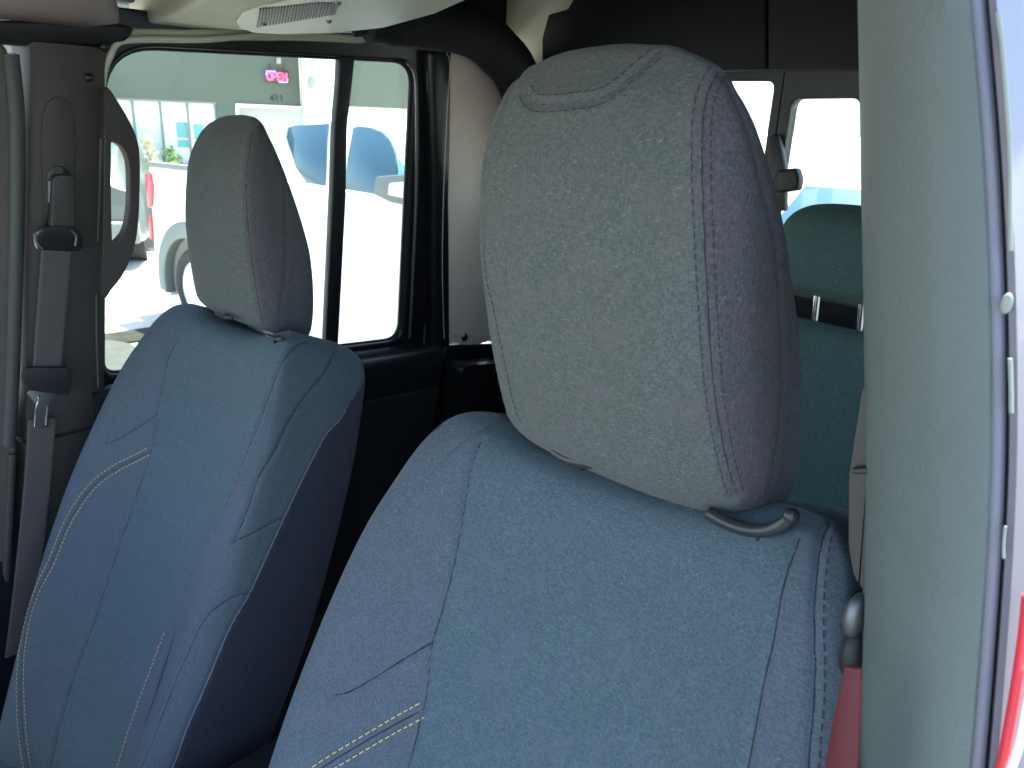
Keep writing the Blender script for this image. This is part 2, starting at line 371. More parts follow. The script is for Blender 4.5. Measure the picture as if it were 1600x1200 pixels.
def backrest_grid(nr=300, nc=460, tau=20, right=1.0):
    # v (down the back from the top), half width A, body scale k, crest height, centre push
    rows = [(0.0, 0.0046, 0.02, 0.0, 0.0), (-0.001, 0.0803, 0.22, 0.0, 0.0), (-0.004, 0.1300, 0.45, 0.0, 0.0), (-0.012, 0.176, 0.7, 0.0038, 0.0), (-0.028, 0.202, 0.9, 0.0116, 0.0), (-0.06, 0.2203, 1.0, 0.0212, 0.0), (-0.11, 0.2385, 1.0, 0.033, 0.0), (-0.18, 0.2579, 1.0, 0.0452, 0.002), (-0.28, 0.2729, 1.0, 0.0566, 0.004), (-0.4, 0.2819, 1.0, 0.0680, 0.004), (-0.52, 0.2828, 1.0, 0.0740, 0.002), (-0.64, 0.2720, 1.0, 0.078, 0.0), (-0.78, 0.2500, 1.0, 0.080, 0.0), (-0.96, 0.24, 1.0, 0.075, 0.0)]
    Rw = spline_nd(np.array(rows), nr); G = np.zeros((nr, nc, 3))
    for i, (v, A, k, b, cp) in enumerate(Rw):
        A = max(A, .003); k = max(k, .01)
        half = [(0, -.004+cp), (.28*A, -.002+cp), (.50*A, .006+b*.12), (.64*A, .004+b*.50), (.76*A, b*.92), (.86*A, b*1.0), (.94*A, b*.80), (.985*A, b*.35),
                (A, -.02), (.995*A, -.075), (.975*A, -.120), (.92*A, -.160), (.78*A, -.178), (.4*A, -.184)]
        pts = [(x, (w if w < .004 else .004+(w-.004)*right)) for x, w in half] + [(0, -.185)] + [(-x, w) for x, w in half[:0:-1]]
        c = spline([(x, w, 0) for x, w in pts], 600, closed=True)
        cl = np.vstack([c, c[:1]]); d = np.r_[0, np.cumsum(np.linalg.norm(np.diff(cl, axis=0), axis=1))]
        sN = np.linspace(0, d[-1], nc, endpoint=False); x = np.interp(sN, d, cl[:, 0]); w = np.interp(sN, d, cl[:, 1])
        w = -.062 + (w+.062)*k
        dip = .030*np.exp(-(x/.135)**4)*np.exp(-(v/.06)**2)
        lift = .060*x*np.exp(-(v/.13)**2)
        G[i] = np.stack([x, -w, v-dip+lift], 1)
    t = math.radians(tau); Y = G[..., 1].copy(); Z = G[..., 2].copy()
    G[..., 1] = Y*math.cos(t) + Z*math.sin(t); G[..., 2] = Z*math.cos(t) - Y*math.sin(t)
    return G
def side_of(c): return 'side_bolster' if abs(c[0]) > .12 else 'centre_panel'

SEAMS = {}
SEAMS['driver'] = dict(
    head=[
        ('main', [(0.084, -0.0278, 0.3284), (0.0839, -0.0391, 0.3142), (0.0889, -0.0462, 0.2888), (0.0942, -0.0502, 0.2673), (0.0981, -0.0501, 0.2456), (0.1027, -0.0431, 0.1997), (0.1068, -0.0367, 0.1613), (0.1095, -0.0261, 0.1231), (0.113, -0.0133, 0.087), (0.1178, -0.0011, 0.0543), (0.1224, 0.0098, 0.0301)], dict(seam=dict(depth=.0020, sig=.0016, puff=.0012), st=(.0058, -.0058))),
        ('rear', [(0.0902, -0.0281, 0.3231), (0.1043, -0.0266, 0.3001), (0.1162, -0.0174, 0.2659), (0.1223, -0.0054, 0.2377), (0.1248, 0.0051, 0.2161), (0.1287, 0.0172, 0.1735), (0.1329, 0.0267, 0.1288), (0.135, 0.0311, 0.0911), (0.1361, 0.0307, 0.0508), (0.1351, 0.0308, 0.0316)], dict(seam=dict(depth=.0016, sig=.0016, puff=.0005))),
        ('cap', [(-0.0644, -0.0438, 0.3146), (-0.0576, -0.0473, 0.3087), (-0.048, -0.0492, 0.3062), (-0.0341, -0.0496, 0.3068), (-0.0018, -0.0486, 0.3095), (0.0136, -0.0482, 0.3126), (0.0194, -0.0446, 0.3181), (0.03, -0.0371, 0.3293), (0.0375, -0.0304, 0.3387), (0.0433, -0.0263, 0.3432)], dict(seam=dict(depth=.0014, sig=.0015, puff=.0008), st=(.0062, -.0062))),
        ('left', [(-0.1058, -0.0426, 0.1974), (-0.1023, -0.0409, 0.1655), (-0.0969, -0.0392, 0.1459), (-0.0935, -0.0269, 0.0972), (-0.093, -0.0116, 0.0499), (-0.0851, -0.0067, 0.0297)], dict(seam=dict(depth=.0010, sig=.0016, cut=False), st=(.003,))),
    ],
    back=[
        ('centre_left', [(-0.1435, -0.0203, -0.0436), (-0.1375, -0.0419, -0.0792), (-0.1315, -0.0592, -0.1378), (-0.1299, -0.0786, -0.1976), (-0.132, -0.0895, -0.2341), (-0.1226, -0.1061, -0.2856), (-0.1216, -0.1198, -0.3263), (-0.1207, -0.1311, -0.3532), (-0.1208, -0.1383, -0.3757)], dict(seam=dict(depth=.0026, sig=.0020, puff=.0014))),
        ('vee', [(-0.132, -0.0895, -0.2341), (-0.1591, -0.1136, -0.2627), (-0.1854, -0.1417, -0.2922), (-0.1949, -0.153, -0.3001), (-0.2053, -0.1605, -0.3022)], dict(seam=dict(depth=.0020, sig=.0018, curve=False))),
        ('veeup', [(-0.2053, -0.1605, -0.3022), (-0.2055, -0.1493, -0.2725), (-0.2101, -0.1323, -0.227), (-0.2114, -0.1155, -0.1858)], dict(seam=dict(depth=.0007, sig=.0016, cut=False))),
        ('st', [(-0.1216, -0.1101, -0.2965), (-0.1494, -0.1298, -0.3246), (-0.1718, -0.153, -0.3481), (-0.194, -0.18, -0.3726), (-0.212, -0.2025, -0.3948)], dict(seam=dict(depth=.0014, sig=.0016, puff=.0006), st=(.0068, -.0068))),
        ('shoulder', [(-0.1457, 0.0227, -0.032), (-0.1508, -0.0065, -0.0348), (-0.1601, -0.026, -0.0454), (-0.1704, -0.0434, -0.0631), (-0.1843, -0.0602, -0.0885), (-0.197, -0.0825, -0.1233)], dict(seam=dict(depth=.0014, sig=.0018, puff=.0008))),
        ('right1', [(0.1692, -0.0092, -0.0192), (0.1713, -0.0196, -0.0286), (0.1716, -0.0271, -0.0382), (0.1792, -0.0496, -0.0768), (0.1833, -0.0646, -0.1087), (0.1898, -0.0845, -0.149), (0.1922, -0.0934, -0.1687)], dict(seam=dict(depth=.0018, sig=.0018))),
        ('right2', [(0.1806, 0.0118, -0.0101), (0.1818, -0.0005, -0.0141), (0.1906, -0.0238, -0.0341), (0.2, -0.0405, -0.0571), (0.2124, -0.0552, -0.0872), (0.2212, -0.0702, -0.1176), (0.2268, -0.0796, -0.1342), (0.2301, -0.0856, -0.1454)], dict(seam=dict(depth=.0026, sig=.0018), st=(.006,), th='darkthread', r=.0005)),
        ('arch', [(-0.1116, -0.1137, -0.3047), (-0.1004, -0.1055, -0.2931), (-0.0855, -0.1009, -0.2839), (-0.0712, -0.0977, -0.2802), (-0.058, -0.0969, -0.2801)], dict(seam=dict(depth=.0008, sig=.0022, cut=False))),
    ],
)
SEAMS['passenger'] = dict(
    head=[
        ('main', [(0.0799, 0.0404, 0.3155), (0.0963, 0.0199, 0.2758), (0.1024, 0.0085, 0.2251), (0.1093, 0.0046, 0.1666), (0.1127, 0.0059, 0.1059), (0.1154, 0.0111, 0.0425), (0.1154, 0.0192, 0.0109)], dict(seam=dict(depth=.0012, sig=.0016, puff=.0012))),
        ('rear', [(0.1114, 0.0668, 0.2618), (0.1257, 0.0607, 0.1883), (0.1325, 0.0532, 0.1124), (0.1354, 0.0408, 0.0529), (0.1319, 0.0334, 0.0143)], dict(seam=dict(depth=.0016, sig=.0016, puff=.0005))),
    ],
    back=[
        ('centre_left', [(-0.1217, -0.0435, -0.0781), (-0.1303, -0.0599, -0.1169), (-0.1207, -0.0868, -0.1906), (-0.1074, -0.1107, -0.255), (-0.107, -0.1344, -0.3135), (-0.1163, -0.1945, -0.4559), (-0.1203, -0.2423, -0.5681), (-0.1234, -0.2953, -0.6822), (-0.1188, -0.334, -0.7759), (-0.1134, -0.3523, -0.819), (-0.1126, -0.3722, -0.8688)], dict(seam=dict(depth=.0026, sig=.0020, puff=.0014))),
        ('vee', [(-0.1189, -0.0941, -0.2093), (-0.1591, -0.1264, -0.2459), (-0.1789, -0.1459, -0.2647), (-0.1924, -0.1586, -0.2719)], dict(seam=dict(depth=.0020, sig=.0018, curve=False))),
        ('veeup', [(-0.1924, -0.1586, -0.2719), (-0.1913, -0.1433, -0.235), (-0.187, -0.1217, -0.1913)], dict(seam=dict(depth=.0007, sig=.0016, cut=False))),
        ('st', [(-0.1102, -0.1207, -0.2732), (-0.1604, -0.1524, -0.3078), (-0.1891, -0.1871, -0.3395), (-0.2037, -0.2166, -0.3771), (-0.2125, -0.2463, -0.4255), (-0.2147, -0.2763, -0.4857), (-0.2213, -0.3006, -0.5287), (-0.2212, -0.325, -0.5808), (-0.2074, -0.3471, -0.6348), (-0.191, -0.3621, -0.685), (-0.1707, -0.377, -0.7627), (-0.1508, -0.3851, -0.8308), (-0.1309, -0.3871, -0.8779)], dict(seam=dict(depth=.0014, sig=.0016, puff=.0006), st=(.0068, -.0068))),
        ('right', [(0.1929, 0.0272, -0.023), (0.206, -0.0048, -0.0267), (0.212, -0.0317, -0.0508), (0.2159, -0.0548, -0.0909), (0.2187, -0.0808, -0.1385), (0.2136, -0.1183, -0.2158), (0.2014, -0.1466, -0.2856), (0.1691, -0.1533, -0.3285), (0.1344, -0.178, -0.409)], dict(seam=dict(depth=.0024, sig=.0019))),
        ('rightst', [(0.1078, -0.2087, -0.4973), (0.0925, -0.2407, -0.5816), (0.0843, -0.2695, -0.6547), (0.0828, -0.2969, -0.717), (0.0797, -0.3157, -0.7636)], dict(seam=dict(depth=.0016, sig=.0018), st=(.001,))),
        ('line2', [(0.1675, 0.0931, -0.0426), (0.1987, 0.0744, -0.0484), (0.2185, 0.0422, -0.0717), (0.2334, 0.0005, -0.0937), (0.2448, -0.0416, -0.1262), (0.2555, -0.0761, -0.1664), (0.2542, -0.1014, -0.1967), (0.2581, -0.1256, -0.245), (0.2568, -0.1493, -0.2858)], dict(seam=dict(depth=.0024, sig=.0018))),
        ('vee2', [(0.2568, -0.1493, -0.2858), (0.2714, -0.1164, -0.2719), (0.2717, -0.0715, -0.2647)], dict(seam=dict(depth=.0022, sig=.0018, curve=False))),
        ('pipe', [(0.2318, 0.0707, -0.1381), (0.2394, 0.0514, -0.1521), (0.2474, 0.0229, -0.1619), (0.2606, -0.0224, -0.2056), (0.2717, -0.0715, -0.2647), (0.2781, -0.1145, -0.3254), (0.2792, -0.1409, -0.3645), (0.2804, -0.179, -0.4129), (0.2765, -0.2198, -0.4925), (0.2701, -0.2498, -0.5535), (0.2654, -0.2678, -0.6002), (0.2561, -0.2872, -0.6499)], dict(seam=dict(depth=.0014, sig=.0018), pipe=.0015)),
        ('line7', [(0.2792, -0.1409, -0.3645), (0.2745, -0.172, -0.3647), (0.2544, -0.2002, -0.3948), (0.2451, -0.2225, -0.4405), (0.2355, -0.2455, -0.4911), (0.23, -0.2713, -0.55), (0.2231, -0.2962, -0.6048), (0.2141, -0.3186, -0.6588)], dict(seam=dict(depth=.0022, sig=.0018))),
        ('arch', [(-0.1017, -0.112, -0.2552), (-0.0605, -0.1009, -0.2424), (-0.0034, -0.0975, -0.2365), (0.0595, -0.0991, -0.2383), (0.119, -0.1066, -0.2435), (0.165, -0.1191, -0.2481)], dict(seam=dict(depth=.0008, sig=.0022, cut=False))),
    ],
)
#SEAMDATA#

def make_seat(key, label, loc_back, loc_head, head_label=None):
    root = thing('front_seat', label, 'car seat', (loc_back[0], loc_back[1], .75), 'front seats of the cab')
    # --- headrest
    S = SEAMS.get(key, {})
    hr = thing('headrest', '', '', loc_head); del hr['label']; del hr['category']; hr.parent = root; hr.matrix_parent_inverse = root.matrix_world.inverted()
    C = Cushion(headrest_grid(W=1.02, H=dict(driver=1.012, passenger=1.0)[key], tau=S.get('htau', dict(driver=-12, passenger=2)[key])))
    threads = []; main = None
    for nm, pts, o in S.get('head', []):
        if nm == 'main': main = np.array(pts)
        Q = C.seam(pts, **o.get('seam', {})); threads.append((nm, Q, o))
    lm = [(-x, y, z) for x, y, z in main]; C.seam(lm, depth=.002, sig=.0018)
    C.finish(); k_ = main[:, 2].argsort(); mz, mx_ = main[k_, 2], main[k_, 0]
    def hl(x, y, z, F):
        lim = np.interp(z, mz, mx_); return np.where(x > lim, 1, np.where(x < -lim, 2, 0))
    C.build(hr, hl, {0: ('face_panel', M['head']), 1: ('side_panel', M['headshade']), 2: ('side_panel', M['head'])})
    for nm, Q, o in threads:
        for sd_ in o.get('st', []): C.stitches(Q, sd_, 'stitching', M['darkthread'], hr, length=.0045, gap=.0024, r=.00034, lift=.0001)
        if nm in ('main', 'rear', 'cap'): C.thread_line(Q, M['seamthread'], hr, .0007 if nm == 'main' else .0004)
    # --- backrest
    br = thing('backrest', '', '', loc_back); del br['label']; del br['category']; br.parent = root; br.matrix_parent_inverse = root.matrix_world.inverted()
    B = Cushion(backrest_grid(right=dict(driver=.8, passenger=.5)[key], tau=S.get('btau', dict(driver=19, passenger=22.5)[key])))
    threads = []; sx = {}
    for nm, pts, o in S.get('back', []):
        sx.setdefault(nm, np.array(pts)); Q = B.seam(pts, **o.get('seam', {})); threads.append((nm, Q, o))
    B.finish()
    L_ = sx['centre_left']; R2_ = np.vstack([sx['right'][2:], sx['rightst']]) if 'right' in sx else np.vstack([sx['right1'], [(.19, -.3, -.9)]])
    L_ = L_[L_[:, 2].argsort()]; R2_ = R2_[R2_[:, 2].argsort()]
    front = B.N[..., 1]
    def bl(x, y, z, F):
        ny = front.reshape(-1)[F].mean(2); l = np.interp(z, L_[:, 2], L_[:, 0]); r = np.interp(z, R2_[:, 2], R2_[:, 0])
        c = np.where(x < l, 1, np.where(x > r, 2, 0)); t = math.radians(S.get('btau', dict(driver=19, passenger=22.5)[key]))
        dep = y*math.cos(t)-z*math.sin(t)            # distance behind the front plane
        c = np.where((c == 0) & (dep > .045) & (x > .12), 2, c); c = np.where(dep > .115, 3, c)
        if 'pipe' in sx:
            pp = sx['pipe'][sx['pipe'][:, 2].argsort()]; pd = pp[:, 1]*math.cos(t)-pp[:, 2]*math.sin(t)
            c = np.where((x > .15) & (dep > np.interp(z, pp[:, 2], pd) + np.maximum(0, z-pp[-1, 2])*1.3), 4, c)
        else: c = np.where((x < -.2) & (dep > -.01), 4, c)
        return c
    B.build(br, bl, {0: ('centre_panel', M['insert']), 1: ('bolster_panel', M['back']), 2: ('bolster_panel', M['back']), 3: ('back_panel', M['back']), 4: ('side_panel', M['sideshade'])})
    for nm_, Q, o in threads:
        for sd_ in o.get('st', []):
            B.stitches(Q, sd_, 'stitching', M[o.get('th', 'thread')], br, length=o.get('len', .0050), gap=o.get('gap', .0032), r=o.get('r', .0007))
        if 'pipe' in o: B.thread_line(Q, M['pipecloth'], br, .0013, -.0004)
        elif nm_ not in ('arch', 'shoulder', 'rightst', 'veeup'): B.thread_line(Q, M['seamthread'], br, .0009)
    # --- cushion below
    bm = bmesh.new()
    rings = []
    for y, hw, z in ((.10, .20, .66), (.06, .245, .685), (-.08, .255, .70), (-.22, .255, .72), (-.32, .25, .715), (-.37, .21, .67)):
        pr = [(-hw, -.10), (-hw, .02), (-hw*.93, .055), (-hw*.78, .058), (-hw*.62, .02), (0, .0), (hw*.62, .02), (hw*.78, .058), (hw*.93, .055), (hw, .02), (hw, -.10)]
        rings.append([(loc_back[0]+x, loc_back[1]-.22+y, z+w) for x, w in [(q[0], q[1]) for q in spline([(a, b, 0) for a, b in pr], 40)]])
    loft(bm, rings); bobj('seat_cushion', bm, M['back'], root)
    # --- posts between backrest and headrest with their collars
    for s in (-1, 1):
        bm = bmesh.new(); x = loc_head[0]+s*.062; y = loc_head[1]+.062
        tube(bm, [(x, y+.03, loc_head[2]-.10), (x, y+.012, loc_head[2]-.03), (x, y, loc_head[2]+.03)], .006, 12); bobj('headrest_post', bm, M['chrome'], root)
    for path in dict(driver=(((866, 705), (884, 716), (905, 722), (926, 724), (944, 722)), ((1107, 801), (1130, 814), (1155, 824), (1180, 829), (1207, 827), (1228, 816), (1236, 806))),
                     passenger=(((338, 489), (350, 495), (362, 497)), ((418, 524), (428, 529), (440, 530)))) [key]:
        yc = dict(driver=.492, passenger=.585)[key]; pts = [YP(px_, py_, yc) for px_, py_ in path]; bm = bmesh.new()
        tube(bm, pts, dict(driver=.0052, passenger=.0034)[key], 12, 24); g = bobj('post_collar', bm, M['collar'], root)
        mid = pts[len(pts)//2]; bm = bmesh.new(); box(bm, mid+Vector((.004, .002, -.001)), (.0022, .0112, .0112), .0008); bobj('collar_split', bm, M['rubber'], g)
        bm = bmesh.new(); bmesh.ops.create_uvsphere(bm, u_segments=12, v_segments=8, radius=dict(driver=.0060, passenger=.0035)[key], matrix=Matrix.Translation(pts[-1])); bobj('collar_button', bm, M['collar'], g)
    return root
driver = make_seat('driver', 'near grey cloth front seat whose large headrest fills the middle of the view', (.430, .505, 1.646), (.4245, .492, 1.6045))
passenger = make_seat('passenger', 'far blue grey cloth front seat before the side window with the parked white pickup', (-.450, .600, 1.579), (-.4800, .598, 1.5500))

# ---------------------------------------------------------------- the cab round the seats
cab = thing('pickup_cab', 'dark trimmed pickup truck cab, seen through its open driver door, with pillars, roof and windows', 'vehicle cab', (-.045, .6, .3))
def part(name, label=None, parent=None):
    o = bpy.data.objects.new(name, None); col.objects.link(o); o.empty_display_size = .05; o.parent = parent or cab
    o.matrix_parent_inverse = (parent or cab).matrix_world.inverted()
    if label: o['label'] = label
    return o
def P_(name, pts, ext, m, parent=None, bevel=.004, seg=2, **k):
    bm = bmesh.new(); prism(bm, pts, ext, bevel, seg); return bobj(name, bm, m, parent or cab, **k)
def B_(name, c, s, m, parent=None, bevel=.004, seg=2, rot=None, **k):
    bm = bmesh.new(); box(bm, c, s, bevel, rot, seg); return bobj(name, bm, m, parent or cab, **k)
def T_(name, pts, r, m, parent=None, seg=10, n=None, flat=None, **k):
    bm = bmesh.new(); tube(bm, pts, r, seg, n, flat); return bobj(name, bm, m, parent or cab, **k)

# shell of the cab: roof, floor, far sides, windscreen frame
B_('roof', (-.045, .50, 2.275), (1.50, 2.40, .05), M['roll'], bevel=.02)
B_('floor', (-.045, .50, .42), (1.66, 2.40, .04), M['carpet'], bevel=.01)
B_('dashboard', (-.045, -.62, 1.12), (1.44, .34, .32), M['black'], bevel=.08, seg=4)
B_('windscreen_header', (-.045, -.48, 2.15), (1.40, .14, .22), M['trim'], bevel=.02)
for s in (-1, 1):
    T_('windscreen_pillar', [(-.045+s*.70, -.47, 2.08), (-.045+s*.76, -.72, 1.40), (-.045+s*.78, -.76, 1.1)], .035, M['trim'])
fd = part('front_door', 'edge of the far front door')
B_('door_panel', (-.880, -.20, .90), (.07, 1.06, .90), M['door'], fd, bevel=.02)
P_('window_post', [SD(-90, 40, .02), SD(2, 72, .02), SD(13, 110, .02), SD(25, 200, .02), SD(26, 420, .02), SD(22, 640, .02), SD(14, 800, .02), SD(2, 1010, .02), SD(-30, 1700, .02), SD(-160, 1700, .02)], (.03, 0, 0), M['tan2'], fd, bevel=.008, seg=3)
B_('console', (-.03, .05, .82), (.22, .9, .30), M['black'], bevel=.03)
P_('rear_side_panel', [ds(.58, 1.34, -.01), ds(1.66, 1.34, -.01), ds(1.66, .42, -.01), ds(.58, .42, -.01)], (-.06, 0, 0), M['door'], bevel=.01)
P_('rear_side_glass', [ds(.60, 2.10, .0), ds(1.30, 2.10, .0), ds(1.38, 1.345, .0), ds(.60, 1.345, .0)], (-.004, 0, 0), M['dimglass'], bevel=0)  # out of view; tint darkened to cut side light on the seats
P_('rear_side_panel', [ds(1.30, 2.10, .0), ds(1.66, 2.10, .0), ds(1.66, 1.34, .0), ds(1.38, 1.34, .0)], (-.05, 0, 0), M['trim'], bevel=.01)
B_('side_rail', (.62, .50, 2.16), (.10, 2.3, .20), M['roll'], bevel=.03)
B_('side_rail', (-.80, .50, 2.17), (.11, 2.3, .20), M['roll'], bevel=.03)
B_('sill', (.76, -.2, .48), (.10, 1.2, .16), M['black'], bevel=.02)

# roof lining
a, b = ZP(188, 38, 2.013), ZP(168, -6, 2.013); e = b + (b-a)*1.8
P_('roof_panel', [(-.80, -.45, 2.013), (.58, -.45, 2.013), (.58, e.y, 2.013), tuple(e), tuple(a), (-.80, a.y, 2.013)], (0, 0, .03), M['brown'], bevel=.006)
P_('header_rail', [SD(-120, 31, .03), SD(60, 34, .03), SD(186, 38, .03), SD(205, 46, .03), SD(188, 66, .015), SD(168, 74, .015), SD(30, 73, .015), SD(-120, 66, .015)], (.03, 0, 0), M['black'], bevel=.012, seg=3)
T_('header_rail', [SD(200, 52, .02), SD(300, 54, .02), SD(430, 55, .02), SD(560, 61, .02), SD(640, 71, .02)], [.0105, .0115, .0105, .008, .003], M['beige'], seg=14, n=40, label='pale lining strip above the side window')
zb = 2.033
bar = part('overhead_bar', 'beige overhead bar carrying a long dome lamp')
P_('bar_cover', [ZP(*p, zb) for p in ((203, 41), (262, 30), (332, -4), (420, -34))] + [(.36, .50, zb), (.36, .66, zb)] + [ZP(*p, zb) for p in ((735, -6), (665, 22), (592, 44), (520, 51), (430, 50), (330, 45))], (0, 0, .055), M['beige'], bar, bevel=.008, seg=3)
lens = P_('dome_lamp', [ZP(*p, zb) for p in ((369, 28), (378, 16), (400, 8), (470, -6), (560, -26), (690, -40), (740, -14), (680, 14), (600, 37), (520, 46), (440, 48), (396, 46), (374, 38))], (0, 0, -.006), M['lens'], bar, bevel=.0025, seg=3)
bm = bmesh.new()
for i in range(26):
    px = 402+i*4.8; y0, y1 = 42-i*.80, max(3.5, 14-i*.55)
    if px > 455: y1 = max(y1, 4)
    a_, b_ = ZP(px, y0, zb-.0064), ZP(px+5, y1, zb-.0064); tube(bm, [a_, b_], .0016, 5)
bobj('lamp_slots', bm, M['trim'], bar, kind='stuff')
for p in ((412, 36), (528, 3), (514, 32)):
    bm = bmesh.new(); bmesh.ops.create_uvsphere(bm, u_segments=10, v_segments=6, radius=.0045, matrix=Matrix.Translation(ZP(*p, zb-.006))); bobj('screw', bm, M['steel'], bar)

# far door pillar with its belt guide, handle and edge seals
pil = part('door_pillar', 'dark far door pillar beside the passenger seat')
def pil_ring(z, y0, y1, off, yb=None):
    q = [(y0-.012, off-.055), (y0-.006, off-.02), (y0, off-.006), (y0+.012, off), ((y0+y1)/2, off+.003), (y1-.012, off), (y1, off-.008), (y1+.002, off-.055)]
    return [ps(y, z, o) for y, o in q]
zz = (1.985, 1.95, 1.7, 1.5, 1.40, 1.285)
bm = bmesh.new(); loft(bm, [pil_ring(z, np.interp(z, [.79, 1.39, 1.96], [.292, .362, .425]), np.interp(z, [.79, 1.41, 1.95], [.455, .500, .541]), .05) for z in zz]); bobj('upper_cover', bm, M['trim'], pil)
bm = bmesh.new(); loft(bm, [pil_ring(z, np.interp(z, [.79, 1.39, 1.96], [.292, .362, .425]), np.interp(z, [.79, 1.41, 1.95], [.475, .500, .541]), .054) for z in (1.278, 1.1, .8, .45)]); bobj('lower_cover', bm, M['trim'], pil)
T_('edge_molding', [SD(16, 84, .048), SD(25, 180, .048), SD(26, 320, .048), SD(22, 480, .048), SD(18, 600, .048), SD(13, 694, .048)], .0130, M['molding'], pil, n=24)
T_('edge_molding', [SD(19, 708, .05), SD(12, 850, .05), SD(2, 1040, .05)], .008, M['trim'], pil, n=12)
T_('edge_strip', [SD(158, 216, .052), SD(156, 290, .052), SD(153, 378, .052)], .0026, M['molding'], pil, n=10)
T_('edge_strip', [SD(151, 458, .052), SD(151, 520, .052), SD(154, 604, .052)], .0026, M['molding'], pil, n=10)
cap = [SD(*p, .0515) for p in ((66, 352), (65, 260), (64.5, 200), (66, 180), (71, 164), (80, 154), (91, 151), (102, 154), (111, 163), (116, 178), (117, 200), (117, 260), (117, 352))]
P_('belt_slot_cover', cap, (.0040, 0, 0), M['trim'], pil, bevel=.0015)
slot = [SD(*p, .055) for p in ((71, 372), (70, 320), (70, 288), (72, 273), (79, 263), (89, 258.5), (99, 260), (107, 267), (112, 280), (113, 300), (113, 372))]
P_('belt_slot', slot, (.003, 0, 0), M['blackgloss'], pil, bevel=.0015)
T_('slot_rib', [SD(78, 282, .062), SD(78, 316, .062)], .0035, M['steel'], pil, n=6)
for p in ((163, 73), (138, 121)):
    bm = bmesh.new(); bmesh.ops.create_uvsphere(bm, u_segments=10, v_segments=6, radius=.008, matrix=Matrix.Translation(SD(*p, .05))); bobj('screw_cap', bm, M['blackgloss'], pil)
oh = [(157, 136), (176, 158), (194, 188), (206, 216), (210.5, 245), (210.5, 300), (208, 350), (201, 388), (186, 424), (168, 448), (154, 462), (153.5, 400), (154, 330), (155, 250), (156, 190)]
ih = [(166, 222), (175, 223), (185, 231), (193, 249), (195.5, 275), (195.5, 310), (193, 337), (188, 358), (179, 371), (169, 377), (167, 355), (166.5, 330), (166, 300), (166, 270), (166, 245)]
O3 = spline([SD(*p, .045) for p in oh], 60, closed=True); I3 = spline([SD(*p, .045) for p in ih], 60, closed=True)
bm = bmesh.new(); frame(bm, O3, I3, (.024, 0, 0)); h = bobj('grab_handle', bm, M['trim'], pil)
mo = h.modifiers.new('bevel', 'BEVEL'); mo.width = .007; mo.segments = 3; mo.limit_method = 'ANGLE'; mo.angle_limit = R_(50)

# passenger rear door: frame, glass, divider, seal, inner panel
dr = part('rear_door', 'far rear door with a divided side window')
inn = rounded([ps(.548, 1.992), ps(1.225, 2.018), ps(1.268, 1.318), ps(.505, 1.378)], [.09, .06, .05, .03], 8)
outr = rounded([ps(.440, 2.052), ps(1.345, 2.058), ps(1.385, 1.262), ps(.440, 1.30)], [.02, .07, .02, .02], 8)
bm = bmesh.new(); frame(bm, [p-np.array((.006, 0, 0)) for p in outr], [p-np.array((.006, 0, 0)) for p in inn], (.032, 0, 0)); f_ = bobj('window_frame', bm, M['blackgloss'], dr)
mo = f_.modifiers.new('bevel', 'BEVEL'); mo.width = .008; mo.segments = 3; mo.limit_method = 'ANGLE'; mo.angle_limit = R_(50)
T_('window_seal', [Vector(p)+Vector((.010, 0, 0)) for p in inn]+[Vector(inn[0])+Vector((.010, 0, 0))], .0055, M['rubber'], dr, seg=8)
P_('window_divider', [SD(523, 86, .0), SD(546, 88, .0), SD(542, 130, 0), SD(534, 200, 0), SD(533, 300, 0), SD(520, 565, .0), SD(500, 565, .0), SD(512, 300, 0), SD(515, 200, 0), SD(521, 130, 0)], (.022, 0, 0), M['rubber'], dr, bevel=.004)
P_('window_glass', inn, (.004, 0, 0), M['tint'], dr, bevel=0)
T_('frame_lip', [SD(636, 96, .03), SD(648, 115, .03), SD(651, 160, .03), SD(650, 300, .03), SD(645, 430, .03), SD(640, 528, .03)], .0042, M['steel'], dr, n=30)
rings = []
for y in np.linspace(.47, 1.372, 14):
    zs = np.interp(y, [.5, 1.27], [1.366, 1.306])
    pr = [(-.02, .004), (.012, .004), (.060, -.010), (.080, -.030), (.088, -.065), (.086, -.13), (.072, -.30), (.10, -.40), (.115, -.43), (.115, -.50), (.075, -.54), (.07, -.9), (-.02, -.9)]
    rings.append([ps(y, zs+b, 0) + Vector((a, 0, 0)) for a, b in pr])
bm = bmesh.new(); loft(bm, [r[:6]+[r[12]+Vector((0, 0, .72))] for r in rings]); bobj('window_ledge', bm, M['door'], dr)
bm = bmesh.new(); loft(bm, [[r[5]+Vector((0, 0, -.004))]+r[6:12]+[r[12], r[12]+Vector((0, 0, .70))] for r in rings]); bobj('door_panel', bm, M['carpet'], dr)
B_('rocker', (-1.02, .6, .40), (.30, 2.2, .30), M['carpet'], bevel=.02)
P_('rear_pillar', [SD(656, 80, .02), SD(692, 74, .02), SD(689, 300, .02), SD(692, 540, .02), SD(690, 760, .02), SD(640, 760, .02), SD(660, 560, .02), SD(664, 500, .02), SD(664, 300, .02)], (.035, 0, 0), M['blackgloss'], bevel=.010, seg=3)
T_('pillar_edge', [SD(664, 505, .05), SD(661, 560, .05), SD(653, 640, .05), SD(644, 740, .05)], .0025, M['steel'], n=12)
T_('window_molding', [SD(160, 138, .04), SD(163, 112, .04), SD(172, 88, .04), SD(186, 66, .04), SD(230, 61, .04), SD(320, 61.5, .04), SD(420, 54, .04), SD(500, 55, .04), SD(570, 60, .04), SD(640, 69, .04), SD(694, 78, .04)], .0058, M['winmolding'], n=60, label='pale molding above the side window')

